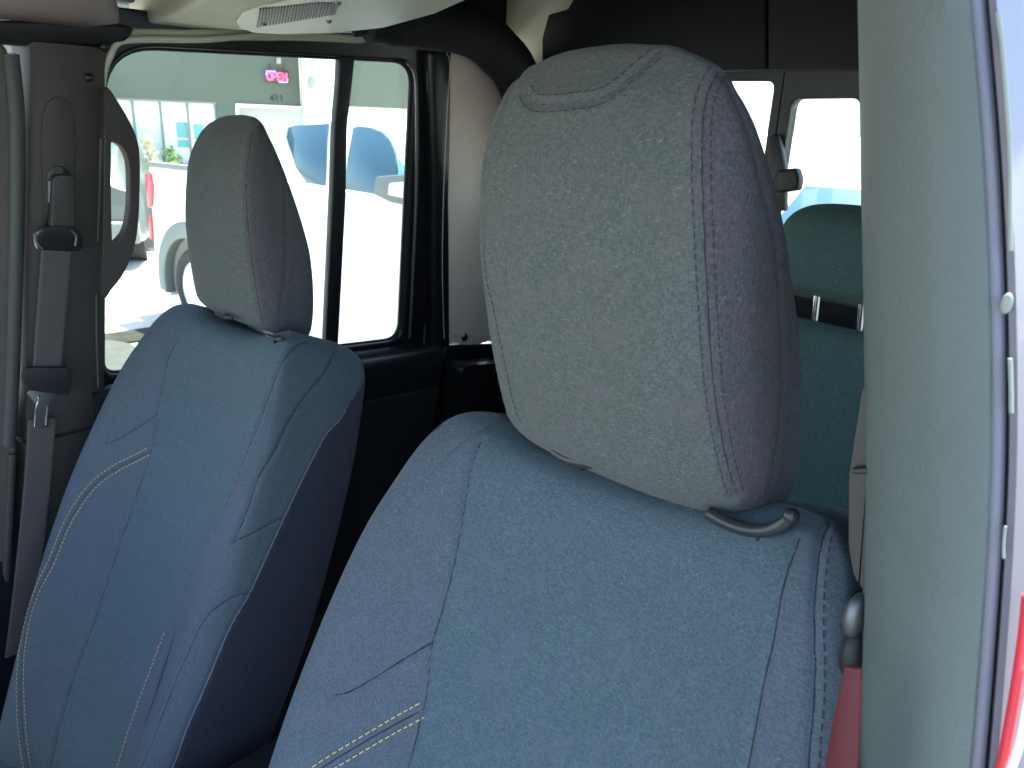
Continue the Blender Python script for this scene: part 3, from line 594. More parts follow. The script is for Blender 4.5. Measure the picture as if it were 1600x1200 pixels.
# tan quarter trim and what is under it
qt = part('quarter_trim', 'tan cloth panel behind the side window')
P_('cloth_panel', [SD(690, 76, .05), SD(722, 72, .05), SD(748, 76, .05), SD(772, 96, .05), SD(788, 130, .05), SD(797, 170, .05), SD(812, 330, .05), SD(850, 528, .05), SD(800, 529, .05), SD(765, 533, .05), SD(735, 542, .05), SD(712, 534, .05), SD(690, 533, .05), SD(682, 420, .05), SD(685, 250, .05)], (-.02, 0, 0), M['tan'], qt, bevel=.003)
T_('cloth_piping', [SD(697, 82, .052), SD(702, 105, .052), SD(697, 180, .052), SD(692, 300, .052), SD(690, 420, .052), SD(693, 528, .052)], .0032, M['tan'], qt, n=24)
T_('cloth_piping', [SD(692, 524, .052), SD(720, 524, .052), SD(765, 526, .052), SD(800, 522, .052)], .0028, M['tan'], qt, n=12)
bm = bmesh.new(); bmesh.ops.create_uvsphere(bm, u_segments=14, v_segments=8, radius=.0125, matrix=Matrix.Translation(SD(726, 527, .05)) @ Matrix.Diagonal((.6, 1, 1, 1))); bobj('push_pin', bm, M['blackgloss'], qt)
P_('lower_quarter_panel', [SD(684, 537, .03), SD(860, 532, .03), SD(900, 900, .03), SD(600, 900, .03), SD(640, 700, .03)], (.03, 0, 0), M['blackgloss'], bevel=.012, seg=3)
lowbox = rounded([SD(694, 562, .10), SD(840, 556, .10), SD(860, 860, .10), SD(690, 860, .10)], [.04, .02, .02, .02], 6)
P_('storage_box', lowbox, (.07, 0, 0), M['blackgloss'], bevel=.016, seg=4)
bm = bmesh.new(); tube(bm, [SD(690, 655, .12), SD(693, 668, .12), SD(692, 690, .12)], .004, 8, 8); bobj('hook', bm, M['steel'], cab)
bm = bmesh.new(); tube(bm, [SD(682, 680, .13), SD(682, 705, .13), SD(660, 712, .13), SD(655, 716, .13)], .0035, 8, 12); bobj('hook', bm, M['steel'], cab)

# padded roll bar, rear roof trim, rear wall with its three windows
T_('roll_bar', [SD(520, 30, .06), SD(580, 27, .09), (SD(660, 34, .10)), SD(735, 48, .11), SD(778, 80, .11), SD(812, 130, .11), SD(845, 260, .11), SD(880, 480, .11)], [.012, .036, .050]+[.056]*14, M['roll'], seg=20, n=70)
P_('rear_roof_trim', [YP(*p, 1.55) for p in ((700, -30), (915, -30), (900, 4), (886, 17), (858, 24), (849, 60), (846, 118), (780, 118))], (0, .02, 0), M['beige'], bevel=.004)
for x0, x1, m in ((846, 1196, 'roll'), (1199, 1420, 'roll')):
    tl = [(x0, 118), (x0, 60), (x0+10, 22), (886, 14), (905, -20)] if x0 < 900 else [(x0, 109.5), (x0, -20)]
    P_('rear_header', [YP(*p, 1.52) for p in tl] + [YP(*p, 1.52) for p in ((x1, -20), (x1, 108.5))], (0, .03, 0), M[m], bevel=.006)
rw = part('rear_wall', 'rear wall of the cab with blown out windows')
def wframe(name, x0, x1, z0, z1, X0, X1, Z0, Z1, y, dep, r, tr=None):
    A = rounded([(x0, y, z1), (x1 if tr is None else tr[0], y, z1 if tr is None else tr[1]), (x1, y, z0), (x0, y, z0)], r, 7)
    Bq = rounded([(X0, y, Z1), (X1, y, Z1), (X1, y, Z0), (X0, y, Z0)], .002, 7)
    bm = bmesh.new(); frame(bm, Bq, A, (0, dep, 0)); o = bobj(name, bm, M['fr'], rw)
    mo = o.modifiers.new('bevel', 'BEVEL'); mo.width = .004; mo.segments = 2; mo.limit_method = 'ANGLE'; mo.angle_limit = R_(50)
    P_('window_glass', [p+np.array((0, dep*.6, 0)) for p in A], (0, .004, 0), M['tint'], rw, bevel=0)
wframe('window_frame', -.33, -.014, 1.69, 1.997, -.37, .006, 1.62, 2.045, 1.60, .03, .02)
wframe('window_frame', .033, .222, 1.69, 1.963, .010, .70, 1.62, 2.045, 1.592, .035, .018, (.168, 1.966))
wframe('window_frame', -.66, -.41, 1.69, 1.97, -.76, -.374, 1.62, 2.045, 1.60, .03, .03)
B_('top_rail', (-.045, 1.665, 2.14), (1.50, .05, .26), M['fr'], rw, bevel=.01)
B_('lower_wall', (-.045, 1.66, .98), (1.60, .06, 1.28), M['carpet'], rw, bevel=.01)
la = part('window_latch', None, rw)
P_('latch_plate', [YP(*p, 1.575) for p in ((1199, 212), (1216, 210), (1226, 262), (1226, 330), (1206, 330), (1199, 300))], (0, .02, 0), M['fr'], rw, bevel=.004)
P_('latch_lever', [YP(*p, 1.56) for p in ((1213, 266), (1243, 262), (1248, 280), (1245, 298), (1214, 302), (1208, 285))], (0, .03, 0), M['black'], rw, bevel=.006, seg=3)
bpy.data.objects.remove(la)

# near door pillar, its seal and the painted body side
near = part('door_pillar', 'broad grey grained door pillar close to the camera')
ys = np.linspace(-260, 2300, 42); rings = []
for y in ys:
    xi = np.interp(y, [-260, 0, 600, 900, 1200, 1420, 2300], [1333, 1340, 1351, 1349, 1336, 1322, 1262]); xo = spline([(1500, -260, 0), (1529, 0, 0), (1553, 300, 0), (1562, 600, 0), (1556, 850, 0), (1530, 1200, 0), (1506, 1420, 0), (1420, 2300, 0)], 120)
    xo = np.interp(y, xo[:, 1], xo[:, 0]); w = xo-xi
    fr_ = [(xo-2, .412), (xo-7, .402), (xo-16, .398), (xi+w*.72, .396), (xi+w*.45, .404), (xi+w*.22, .420), (xi+18, .436), (xi+6, .450), (xi, .472)]
    r = [YP(x, y, yy) for x, yy in fr_]; a = r[-1]; b = r[0]
    rings.append(r + [Vector((a.x+.006, .60, a.z)), Vector((b.x+.02, .60, b.z)), Vector((b.x+.004, .44, b.z))])
bm = bmesh.new(); loft(bm, rings); bobj('pillar_cover', bm, M['pillar'], near)
XO = lambda y: float(np.interp(y, [0, 300, 600, 850, 1200], [1529, 1553, 1562, 1556, 1530]))
yy_ = np.linspace(-260, 2300, 60); sm = spline([(1500, -260, 0)] + [(XO(y), y, 0) for y in (0, 300, 600, 850, 1200)] + [(1506, 1420, 0), (1420, 2300, 0)], 120)
xo_ = lambda y: float(np.interp(y, sm[:, 1], sm[:, 0]))
T_('door_seal', [YP(xo_(y)+4.5, y, .408) for y in yy_], .0030, M['rubber'], near, seg=10, label='dark rubber door seal')
T_('edge_highlight', [YP(xo_(y)-5, y, .404) for y in yy_], .0042, M['highlight'], near, seg=10, label='pale tube for the edge flange beside the seal')
bm = bmesh.new(); rings = []
for y in yy_:
    c = xo_(y); q = [(c+9, .412), (c+16, .400), (c+28, .400), (c+60, .420), (c+140, .47), (c+140, .60), (c+14, .60)]
    rings.append([YP(x, y, w) if w < .55 else Vector((YP(x, y, .42).x, w, YP(x, y, .42).z)) for x, w in q])
loft(bm, rings); bobj('body_side', bm, M['silver'], cab, label='silver painted body edge outside the door seal')
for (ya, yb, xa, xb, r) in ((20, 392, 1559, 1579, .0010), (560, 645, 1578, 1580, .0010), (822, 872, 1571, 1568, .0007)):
    T_('edge_glint', [YP(xa+(xb-xa)*min(1, t*1.6)**.7, ya+(yb-ya)*t, .396) for t in np.linspace(0, 1, 10)], r, M['glintstop'], near, seg=8)
bm = bmesh.new(); bmesh.ops.create_uvsphere(bm, u_segments=16, v_segments=10, radius=.0024, matrix=Matrix.Translation(YP(1573, 474, .396)) @ Matrix.Diagonal((1, .6, 2.0, 1))); bobj('bumper_stop', bm, M['glintstop'], near)
T_('edge_streak', [YP(*p, .398) for p in ((1606, 930), (1600, 990), (1590, 1060), (1580, 1120), (1567, 1190), (1556, 1240), (1510, 1500), (1450, 1900))], .0026, M['redreflex'], cab, n=20, label='red reflection built as a strip low on the body edge')
T_('edge_streak', [YP(*p, .394) for p in ((1612, 1060), (1603, 1110), (1593, 1160), (1580, 1200), (1566, 1245), (1520, 1500), (1460, 1900))], .0022, M['whitepaint'], cab, n=20, label='white strip low on the body edge')

# ---------------------------------------------------------------- seat belts
sb = thing('seat_belt', 'grey seat belt with latch plate hanging on the far door pillar', 'seat belt', tuple(SD(60, 900, .06)), 'seat belts')
def strap(name, px, off, hw, m, parent, th=.0009):
    P = spline([SD(*p, off) for p in px], 24); return T_(name, P, hw, m, parent, seg=12, flat=((1, 0, -.16), th))
strap('webbing', ((88, 392), (84, 450), (78, 520), (73, 590)), .086, .0235, M['web'], sb)
strap('webbing', ((66, 655), (60, 740), (50, 840), (36, 960), (20, 1080), (0, 1240), (-50, 1700)), .084, .0235, M['web'], sb)
bm = bmesh.new()
for k in range(9):
    o = (k-4)*5.0e-3
    tube(bm, [SD(88+o*900, 394, .0872), SD(80+o*900, 500, .0872), SD(73+o*900, 578, .0872)], .0005, 5, 8)
bobj('webbing_ribs', bm, M['web'], sb, kind='stuff')
P_('belt_guide', rounded([SD(*p, .066) for p in ((51, 366), (66, 352), (108, 352), (124, 366), (122, 390), (54, 390))], .008, 4), (.020, 0, 0), M['blackgloss'], sb, bevel=.008, seg=4)
for q in (((54, 364), (57, 378), (66, 389)), ((111, 360), (119, 368), (118, 384))): T_('guide_highlight', [SD(*p, .087) for p in q], .0022, M['steel'], sb, n=10)  # steel tubes stand in for highlights at both ends of the guide
P_('guide_arm', rounded([SD(*p, .062) for p in ((78, 272), (110, 272), (112, 366), (74, 366))], .012, 5), (.018, 0, 0), M['trim'], sb, bevel=.007, seg=3)
lp = rounded([SD(*p, .086) for p in ((37, 572), (104, 572), (108, 600), (104, 616), (40, 606), (32, 590))], .006, 4)
P_('latch_plate', lp, (.012, 0, 0), M['black'], sb, bevel=.005, seg=3)
tongue = part('tongue', 'chrome belt tongue', sb)
tg = [(41, 614), (46, 609), (86, 615), (91, 618), (88, 626), (76, 634), (75, 668), (53, 668), (55, 632)]
P_('tongue_plate', [SD(*p, .0905) for p in tg], (.003, 0, 0), M['steel'], tongue, bevel=.0012)
for p in (((59, 617), (60.5, 624), (56, 640), (54.5, 666)), ((75, 634), (73, 650), (72, 664))):
    T_('tongue_edge', [SD(*q, .0945) for q in p], .0018, M['chrome'], tongue, n=10)
sb2 = thing('seat_belt', 'driver seat belt with red strap and metal end showing beside the near grey pillar', 'seat belt', tuple(YP(1310, 1200, .47)), 'seat belts')
P_('belt_guide', rounded([YP(*p, .462) for p in ((1349, 600), (1370, 600), (1372, 930), (1350, 925), (1334, 900), (1326, 850), (1327, 742))], .006, 4), (0, .02, 0), M['trim'], sb2, bevel=.006, seg=3)
P_('guide_bar', [YP(*p, .455) for p in ((1328, 733), (1370, 730), (1370, 744), (1329, 742))], (0, .01, 0), M['black'], sb2, bevel=.003)
for c, s, m, nm in (((1338, 962), (.007, .012, .016), 'steel', 'metal_end'), ((1334, 1022), (.008, .012, .017), 'black', 'plastic_end')):
    bm = bmesh.new(); bmesh.ops.create_uvsphere(bm, u_segments=18, v_segments=12, radius=1, matrix=Matrix.Translation(YP(*c, .462)) @ Matrix.Diagonal((*s, 1))); bobj(nm, bm, M[m], sb2)
P_('strap', [YP(*p, .375) for p in ((1318, 1042), (1344, 1046), (1344, 1100), (1326, 1420), (1290, 2000), (1190, 2000), (1244, 1420), (1300, 1130))], (0, .004, 0), M['red'], sb2, bevel=.0015, label='red strap')

# ---------------------------------------------------------------- rear seat
rs = thing('rear_seat', 'rear seat with a cloth headrest on two chrome posts behind the near front seat', 'car seat', (.32, 1.40, .8))
C = Cushion(headrest_grid(nr=90, nc=130, tau=8, W=1.02, H=.46)); C.finish()
hp = thing('headrest', '', '', (.300, 1.285, 1.640)); del hp['label']; del hp['category']; hp.parent = rs; hp.matrix_parent_inverse = rs.matrix_world.inverted()
Q = C.seam([(.075, 0, .0), (.083, -.004, .06), (.078, .0, .12), (.06, .02, .15)], depth=.003, sig=.003)
C.finish()
C.build(hp, lambda x, y, z, F: np.where(x > .079, 1, 0), {0: ('face_panel', M['rearcloth']), 1: ('side_panel', M['rearcloth'])})
for p in ((1279, 470, 1268, 560), (1349, 482, 1338, 575)):
    T_('headrest_post', [YP(p[0], p[1]-20, 1.33), YP(p[2], p[3], 1.33)], .0075, M['chrome'], rs, seg=14)
G0 = [YP(1228, 491, 1.30), YP(1372, 523, 1.30)]
a, b = G0; dirv = (b-a).normalized(); a2 = a - dirv*.22; b2 = b + dirv*.25
tilt = Vector((0, -.33, -1)).normalized(); bk = Vector((0, .12, -.03))
bm = bmesh.new(); prism(bm, [a2, b2, b2+tilt*.75, a2+tilt*.75], bk, .03, 5); bobj('backrest', bm, M['rearcloth'], rs)
B_('seat_base', (.30, 1.15, .78), (.60, .56, .22), M['rearcloth'], rs, bevel=.05, seg=4)

# ---------------------------------------------------------------- outside: ground, kerb strips
GZ = -.15
n_ = 40; v = []; fcs = []
xs = np.concatenate([[-900, -300, -80, -40], np.linspace(-25, 12, 38), [30, 80, 300, 900]]); 
gy = np.concatenate([[-900, -300, -80, -40, -20], np.linspace(-8, 26, 35), [40, 80, 300, 900]])
for y in gy:
    for x in xs: v.append((x, y, GZ))
for j in range(len(gy)-1):
    for i in range(len(xs)-1): k = j*len(xs)+i; fcs.append((k, k+1, k+1+len(xs), k+len(xs)))
mobj('ground', v, fcs, M['ground'], smooth=False, kind='structure')
def strip(name, pts, h, m):
    bm = bmesh.new(); prism(bm, [Vector(ZP(*p, GZ))+Vector((0, 0, .004)) for p in pts], (0, 0, h), min(.02, h*.4)); return bobj(name, bm, m, None, kind='structure')
mobj('bounce_cut_ground', [(-3.9, -60, GZ+.006), (60, -60, GZ+.006), (60, 60, GZ+.006), (-3.9, 60, GZ+.006)], [(0, 1, 2, 3)], M['added_dark_ground'], smooth=False, kind='structure')  # dark sheet added round the cab to cut light bounced off the ground
strip('planting_strip', ((120, 530), (175, 523), (330, 500), (330, 520), (240, 533), (175, 540), (120, 548)), .02, M['kerb'])
strip('kerb', ((120, 548), (176, 548), (205, 553), (252, 578), (240, 640), (120, 640)), .10, M['kerbstone'])
strip('kerb', ((500, 511), (526, 516), (575, 528), (600, 536), (596, 540), (560, 531), (524, 521), (500, 516)), .05, M['kerb'])

# ---------------------------------------------------------------- white pickup beyond the side window
TO = np.array([-6.37, 3.10, GZ]); TDn = np.array([.997, .079, 0]); TN = np.array([-.079, .997, 0])     # side face; depth runs away
def TL(u, z, w=0.0): return Vector(TO + TDn*u + TN*w + np.array([0, 0, z]))
def TPX(px, py, w=0.0): return hit(px, py, TO + TN*w, TN)
trk = thing('pickup_truck', 'white crew cab pickup parked outside the side window, tinted windows and red tail lamp', 'truck', tuple(TL(2, 0, 1)))
arch = lambda u0, r, n=12: [(u0 + r*math.cos(t), .42 + r*math.sin(t)) for t in np.linspace(math.pi+.35, -.35, n)]
prof = [(-.60, .62), (-.56, 1.0), (-.52, 1.50), (1.52, 1.53), (3.30, 1.50), (4.35, 1.40), (4.55, 1.25), (4.60, .60)] + arch(3.72, .50)[::-1] + arch(.10, .50)[::-1]
bm = bmesh.new(); prism(bm, [TL(u, z) for u, z in prof], TN*1.95, .03, 3); bobj('body', bm, M['whitepaint'], trk)
def gh(w, ins): return [TL(u, z, w) for u, z in ((1.42+ins*.2, 1.50), (1.60+ins, 1.86), (1.80+ins, 1.99), (2.10, 2.03), (2.52, 2.02), (2.80-ins, 1.93), (3.06-ins, 1.74), (3.36-ins*.3, 1.49))]
bm = bmesh.new()
loft(bm, [[TL(1.42, 1.5, .04), TL(3.36, 1.49, .04), TL(3.36, 1.49, 1.91), TL(1.42, 1.5, 1.91)], [TL(1.60, 1.90, .16), TL(2.92, 1.86, .16), TL(2.92, 1.86, 1.79), TL(1.60, 1.90, 1.79)],
           [TL(1.74, 2.0, .22), TL(2.66, 2.0, .22), TL(2.66, 2.0, 1.73), TL(1.74, 2.0, 1.73)], [TL(1.95, 2.04, .34), TL(2.52, 2.04, .34), TL(2.52, 2.04, 1.61), TL(1.95, 2.04, 1.61)]])
bmesh.ops.bevel(bm, geom=bm.edges[:], offset=.03, segments=2, affect='EDGES', clamp_overlap=True); bobj('cabin', bm, M['whitepaint'], trk)
def side_win(pxs, name='window'):
    # glass lies on the inward leaning flank of the cabin
    p0 = TO + TN*.035 + np.array([0, 0, 1.5]); nrm = TN - np.array([0, 0, .12/.40])
    pts = [hit(*q, p0, nrm) for q in pxs]; return P_(name, pts, TN*.02, M['truckglass'], trk, bevel=.004)
side_win(((447, 215), (450, 199), (463, 196), (512, 193), (508, 292), (506, 297), (482, 291), (462, 262)))
side_win(((551, 200), (558, 197), (578, 199), (596, 206), (610, 220), (617, 240), (620, 270), (619, 308), (536, 300), (543, 250)))
P_('quarter_window', [hit(*q, TO + TN*.033 + np.array([0, 0, 1.5]), TN - np.array([0, 0, .3])) for q in ((621, 245), (634, 262), (636, 310), (622, 308))], TN*.02, M['teal'], trk, bevel=.003)
mir = part('mirror', 'grey door mirror of the white pickup', trk)
P_('mirror_shell', rounded([TPX(*q, -.10) for q in ((583, 304), (587, 276), (640, 272), (640, 322), (610, 316))], .025, 5), TN*.10, M['flare'], mir, bevel=.015, seg=3)
P_('mirror_glass', rounded([TPX(*q, -.105) for q in ((606, 304), (608, 286), (640, 283), (640, 312))], .015, 4), TN*.01, M['pane'], mir, bevel=.002)
P_('tail_lamp', rounded([TL(u, z, -.012) for u, z in ((-.60, 1.10), (-.57, 1.42), (-.46, 1.44), (-.44, 1.30), (-.50, 1.12))], .03, 4), TN*.12, M['tail'], trk, bevel=.01)
P_('reflector', rounded([TL(u, z, -.012) for u, z in ((-.625, .80), (-.60, 1.02), (-.54, 1.04), (-.56, .80))], .01, 4), TN*.05, M['tail'], trk, bevel=.006)
P_('bumper', [TL(u, z, .02) for u, z in ((-.80, .50), (-.80, .68), (-.45, .70), (-.45, .50))], TN*1.9, M['chrome'], trk, bevel=.03, seg=3)
P_('bed_rail_cap', [TL(u, z, -.006) for u, z in ((-.53, 1.49), (-.52, 1.535), (1.48, 1.56), (1.48, 1.515))], TN*.08, M['flare'], trk, bevel=.01)
for u0 in (.10, 3.72):
    A = [(u0+.60*math.cos(t), .42+.62*math.sin(t)) for t in np.linspace(math.pi+.15, -.15, 24)]; Bq = [(u0+.47*math.cos(t), .42+.47*math.sin(t)) for t in np.linspace(math.pi+.25, -.25, 24)]
    P_('wheel_flare', [TL(u, z, -.03) for u, z in A+Bq[::-1]], TN*.10, M['flare'], trk, bevel=.012)
    wh = part('wheel', None, trk)
    def ringz(rad, w, n=40): return [TL(u0+rad*math.cos(t), .40+rad*math.sin(t), w) for t in np.linspace(0, 2*math.pi, n, endpoint=False)]
    bm = bmesh.new(); loft(bm, [ringz(.26, .05), ringz(.285, .03), ringz(.33, .02), ringz(.375, .035), ringz(.395, .06), ringz(.40, .10), ringz(.40, .22), ringz(.38, .28), ringz(.27, .28)], caps=False); bobj('tyre', bm, M['tyre'], wh)
    bm = bmesh.new(); loft(bm, [ringz(.275, .045), ringz(.26, .04), ringz(.245, .06), ringz(.24, .12), ringz(.05, .12)], caps=True); bobj('rim', bm, M['alloy'], wh)
    for k in range(6):
        t = k*math.pi/3+.3; c, s = math.cos(t), math.sin(t); q = [(.05, -.035), (.25, -.025), (.25, .025), (.05, .035)]
        P_('spoke', [TL(u0+r*c-o*s, .40+r*s+o*c, .05) for r, o in q], TN*.03, M['alloy'], wh, bevel=.008)
    bm = bmesh.new(); loft(bm, [ringz(.05, .045, 16), ringz(.06, .06, 16), ringz(.06, .1, 16)], caps=True); bobj('hub', bm, M['steel'], wh)
B_('underside', tuple(TL(2.0, .55, .98)), (3.0, 1.4, .25), M['tyre'], trk, bevel=.03)
P_('door_handle', rounded([TL(u, z, -.03) for u, z in ((1.95, 1.27), (2.12, 1.27), (2.12, 1.31), (1.95, 1.31))], .01, 3), TN*.025, M['whitepaint'], trk, bevel=.006)

# ---------------------------------------------------------------- dark car at the left
KN = np.array([-.878, .479, 0]); KD = np.array([.479, .878, 0]); KO = np.array([-9.55, 3.96, GZ])
def KL(u, z, w=0.0): return Vector(KO + KD*u + KN*w + np.array([0, 0, z]))
car = thing('parked_car', 'dark grey car parked at the left between the grab handle and the white pickup', 'car', tuple(KL(-.9, 0, 2)))
bm = bmesh.new()
def cr(w, top, hw, sh): return [KL(-.9+x, z, w) for x, z in ((-hw, .35), (-hw, .75), (-hw+.06, sh), (-hw+.25, top), (hw-.25, top), (hw-.06, sh), (hw, .75), (hw, .35))]
loft(bm, [cr(0, 1.05, .86, .98), cr(.12, 1.16, .90, 1.02), (cr(.6, 1.55, .91, 1.03)), cr(2.2, 1.6, .91, 1.03), cr(3.0, 1.1, .9, .98), cr(4.2, 1.0, .85, .9)]); bobj('body', bm, M['darkcar'], car)
P_('rear_window', rounded([KL(-.9+x, z, w) for x, z, w in ((-.60, 1.14, .14), (.60, 1.14, .14), (.56, 1.50, .55), (-.56, 1.50, .55))], .05, 4), KN*-.012, M['truckglass'], car, bevel=.003)
for s in (-1, 1):
    P_('tail_lamp', rounded([KL(-.9+s*x, z, -.02) for x, z in ((.86, .88), (.78, .88), (.78, .97), (.86, .97))], .02, 3), KN*.06, M['tail'], car, bevel=.008)
P_('bumper', [KL(-.9+x, z, -.10) for x, z in ((-.88, .34), (.88, .34), (.88, .62), (-.88, .62))], KN*.14, M['flare'], car, bevel=.04, seg=3)
P_('trunk_trim', [KL(-.9+x, z, -.012) for x, z in ((-.55, .80), (.55, .80), (.55, .84), (-.55, .84))], KN*.02, M['chrome'], car, bevel=.004)
for s in (-1, 1):
    bm = bmesh.new(); bmesh.ops.create_cone(bm, cap_ends=True, segments=28, radius1=.32, radius2=.32, depth=.22, matrix=Matrix.Translation(KL(-.9+s*.74, .32, .75)) @ Quaternion(Vector((0, 0, 1)).cross(Vector(KD)), math.pi/2).to_matrix().to_4x4()); bobj('wheel', bm, M['tyre'], car)

# ---------------------------------------------------------------- shop building with its lit sign
FO = np.array([-12.394, 7.185, 0]); FN = np.array([.878, -.479, 0]); FT = np.array([.479, .878, 0])
def FL(u, z, d=0.0): return Vector(FO + FT*u + FN*d + np.array([0, 0, z]))
bld = thing('shop_building', 'grey stucco shop front with tall windows, white column and canopy beyond the white pickup', 'building', tuple(FL(0, GZ, -2)))
def FB(name, u0, u1, z0, z1, d0, d1, m, parent=None, bevel=.006, **k):
    return P_(name, [FL(u0, z0, d0), FL(u1, z0, d0), FL(u1, z1, d0), FL(u0, z1, d0)], FN*(d1-d0), m, parent or bld, bevel=bevel, **k)
FB('wall', -9, .80, 1.965, 5.2, -.3, 0, M['wall']); FB('wall', -9, -.26, GZ, .895, -.3, 0, M['wall']); FB('wall', -.62, -.26, .897, 1.963, -.3, -.002, M['wall']); FB('wall', -9, -4.2, .897, 1.963, -.3, -.002, M['wall'])
FB('back_wall', -4.2, 9, GZ, 1.94, -.9, -.5, M['whitewall']); FB('soffit', .82, 9, 1.98, 2.02, -.5, 0.0, M['whitewall'])
FB('fascia', 1.50, 9, 2.0, 5.2, -.48, .30, M['wall']); FB('column', .82, 1.48, GZ, 2.86, -.2, .35, M['whitewall']); FB('beam', .76, 1.49, 2.80, 4.9, -.21, .45, M['whitewall'])
FB('door_trim', -.30, .80, 1.905, 1.962, -.05, .04, M['whitewall']); FB('door_trim', -.31, -.25, GZ, 1.90, -.05, .03, M['whitewall'])
win = part('window', 'tall shop window in pale frames', bld)
edges = [-4.15, -3.7, -3.27, -2.83, -2.39, -1.95, -1.52, -1.09, -.64]
for u0, u1 in zip(edges, edges[1:]):
    FB('pane', u0+.018, u1-.018, .93, 1.935, -.10, -.085, M['pane'], win, bevel=0)
for u in edges: FB('mullion', u-.016, u+.016, .93, 1.935, -.12, -.03, M['aluframe'], win, bevel=.003)
FB('sill', -4.2, -.62, .895, .928, -.12, .03, M['aluframe'], win); FB('head', -4.2, -.62, 1.937, 1.962, -.12, -.01, M['aluframe'], win)
for u0, u1, z0, z1 in ((-1.30, -1.12, 1.36, 1.62), (-1.30, -1.12, 1.20, 1.33), (-1.02, -.86, 1.34, 1.60), (-1.02, -.86, 1.18, 1.31)):
    FB('poster', u0, u1, z0, z1, -.083, -.079, M['teal'], win, bevel=0)
# house number 411
num = part('house_number', 'dark house number', bld)
def glyph(name, strokes, u0, z0, s, m, parent, d=.012, w=.012):
    bm = bmesh.new()
    for st in strokes: tube(bm, [FL(u0+x*s, z0+z*s, d) for x, z in st], w, 6)
    return bobj(name, bm, m, parent)
glyph('digit', [[(.55, 0), (.55, 1), (0, .3), (.7, .3)]], .28, 2.03, .10, M['sign'], num, w=.010)
for u in (.385, .47): glyph('digit', [[(.3, 0), (.3, 1), (.1, .8)]], u-.02, 2.03, .10, M['sign'], num, w=.010)
lamp = part('wall_lamp', 'round pale wall lamp on the white column', bld)
bm = bmesh.new(); bmesh.ops.create_uvsphere(bm, u_segments=20, v_segments=12, radius=.085, matrix=Matrix.Translation(FL(.98, 2.35, .37)) @ Matrix.Diagonal((.8, .8, 1.35, 1))); bobj('lamp_globe', bm, M['fixture'], lamp)
cam_ = part('camera_unit', 'small wall camera above the lit sign', bld)
FB('camera_body', .42, .50, 2.64, 2.74, .0, .12, M['fixture'], cam_, bevel=.015); FB('camera_mount', .44, .48, 2.77, 2.83, .0, .06, M['sign'], cam_)
sg = thing('open_sign', 'small red lit OPEN sign hanging on the grey shop wall', 'sign', tuple(FL(.42, 2.3, .05)))
FB('sign_panel', .23, .61, 2.335, 2.53, .035, .055, M['sign'], sg, bevel=.008)
FB('hanger', .30, .32, 2.55, 2.64, .02, .03, M['sign'], sg, bevel=.002); FB('hanger', .53, .55, 2.55, 2.64, .02, .03, M['sign'], sg, bevel=.002)
let = dict(O=[[(.0, .25), (.0, .75), (.2, 1), (.45, 1), (.62, .75), (.62, .25), (.45, 0), (.2, 0), (.0, .25)]], P=[[(0, 0), (0, 1), (.45, 1), (.6, .85), (.6, .65), (.45, .5), (0, .5)]],
           E=[[(.55, 0), (0, 0), (0, 1), (.55, 1)], [(0, .5), (.45, .5)]], N=[[(0, 0), (0, 1), (.55, 0), (.55, 1)]])
for ch, u in zip('OPEN', (.255, .345, .43, .515)): glyph('letter', let[ch], u, 2.375, .115, M['neon'], sg, d=.066, w=.0115)
for q in ([(.235, 2.45), (.245, 2.515), (.40, 2.52)], [(.60, 2.41), (.59, 2.348), (.44, 2.345)]):
    bm = bmesh.new(); tube(bm, [FL(u, z, .06) for u, z in q], .007, 6); bobj('sign_border', bm, M['neonblue'], sg)

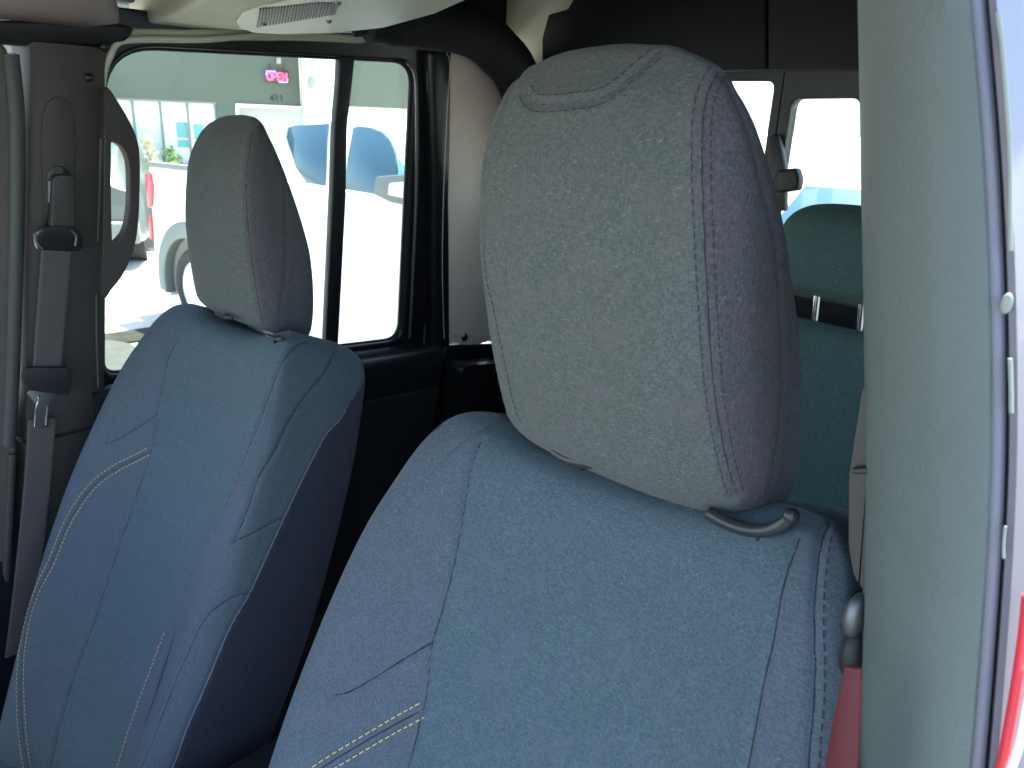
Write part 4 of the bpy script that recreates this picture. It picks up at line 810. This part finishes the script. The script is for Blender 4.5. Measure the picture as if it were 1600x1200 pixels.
# shrubs in front of the shop window
def shrub(u, d, h, r, label, m, n=260):
    h += .26; t = thing('shrub', label, 'shrub', tuple(FL(u, GZ, d)), 'shrubs along the shop front')
    bm = bmesh.new(); base = FL(u, GZ, d)
    for k in range(7):
        a = random.uniform(0, 6.28); top = base+Vector((math.cos(a)*r*.6, math.sin(a)*r*.6, h*random.uniform(.6, .95))); tube(bm, [base, base.lerp(top, .5)+Vector((0, 0, .03)), top], .008, 5)
    bobj('stem', bm, M['kerb'], t)
    bm = bmesh.new()
    for k in range(n):
        a, ph = random.uniform(0, 6.28), random.uniform(-.2, 1.5); rr = r*random.uniform(.55, 1.05)
        c = base+Vector((math.cos(a)*math.cos(ph)*rr, math.sin(a)*math.cos(ph)*rr, h*.45+math.sin(ph)*h*.55*random.uniform(.7, 1.05)))
        q = Quaternion((random.random(), random.random(), random.random(), random.random())).normalized(); s = random.uniform(.03, .07)
        vs = [bm.verts.new(c+q @ Vector(p)*s) for p in ((-1, 0, 0), (0, -.45, .1), (1, 0, 0), (0, .45, .1))]; bm.faces.new(vs)
    bobj('foliage', bm, m, t, smooth=False)
for i, (u, d, h, r, m, lb) in enumerate(((-2.35, .5, 1.28, .32, 'leafpale', 'pale plumed shrub left end of the row before the shop window'), (-2.02, .45, 1.18, .26, 'leaf', 'green leafy shrub beside the pale plumed shrub at the shop window'),
        (-1.72, .5, 1.24, .24, 'leafpale', 'pale plumed shrub above the tail lamp of the white pickup'), (-1.38, .4, 1.10, .25, 'leaf', 'green leafy shrub under the teal posters in the shop window'), (-2.7, .5, 1.3, .35, 'leaf', 'green leafy shrub seen through the grab handle opening'))):
    shrub(u, d, h, r, lb, M[m])
# white car far behind the rear window
wc = thing('parked_car', 'white car roof far behind the cab rear window', 'car', (-2.5, 8.7, GZ))
bm = bmesh.new()
def wr(y, hw, z0, sh, top): return [(-2.5+x, 8.2+y, GZ+z) for x, z in ((-hw, z0), (-hw, sh), (-hw*.8, top), (hw*.8, top), (hw, sh), (hw, z0))]
loft(bm, [wr(0, .8, .4, .8, .9), wr(.2, .88, .3, .95, 1.0), wr(.9, .9, .3, 1.0, 1.5), wr(2.4, .9, .3, 1.0, 1.55), wr(3.3, .9, .3, .95, 1.05), wr(4.3, .85, .35, .8, .9)]); bobj('body', bm, M['whitepaint'], wc)
P_('rear_window', [(-2.5+x, 8.2+y, GZ+z) for x, y, z in ((-.66, .26, 1.05), (.66, .26, 1.05), (.6, .82, 1.46), (-.6, .82, 1.46))], (0, -.02, .01), M['truckglass'], wc, bevel=.004)
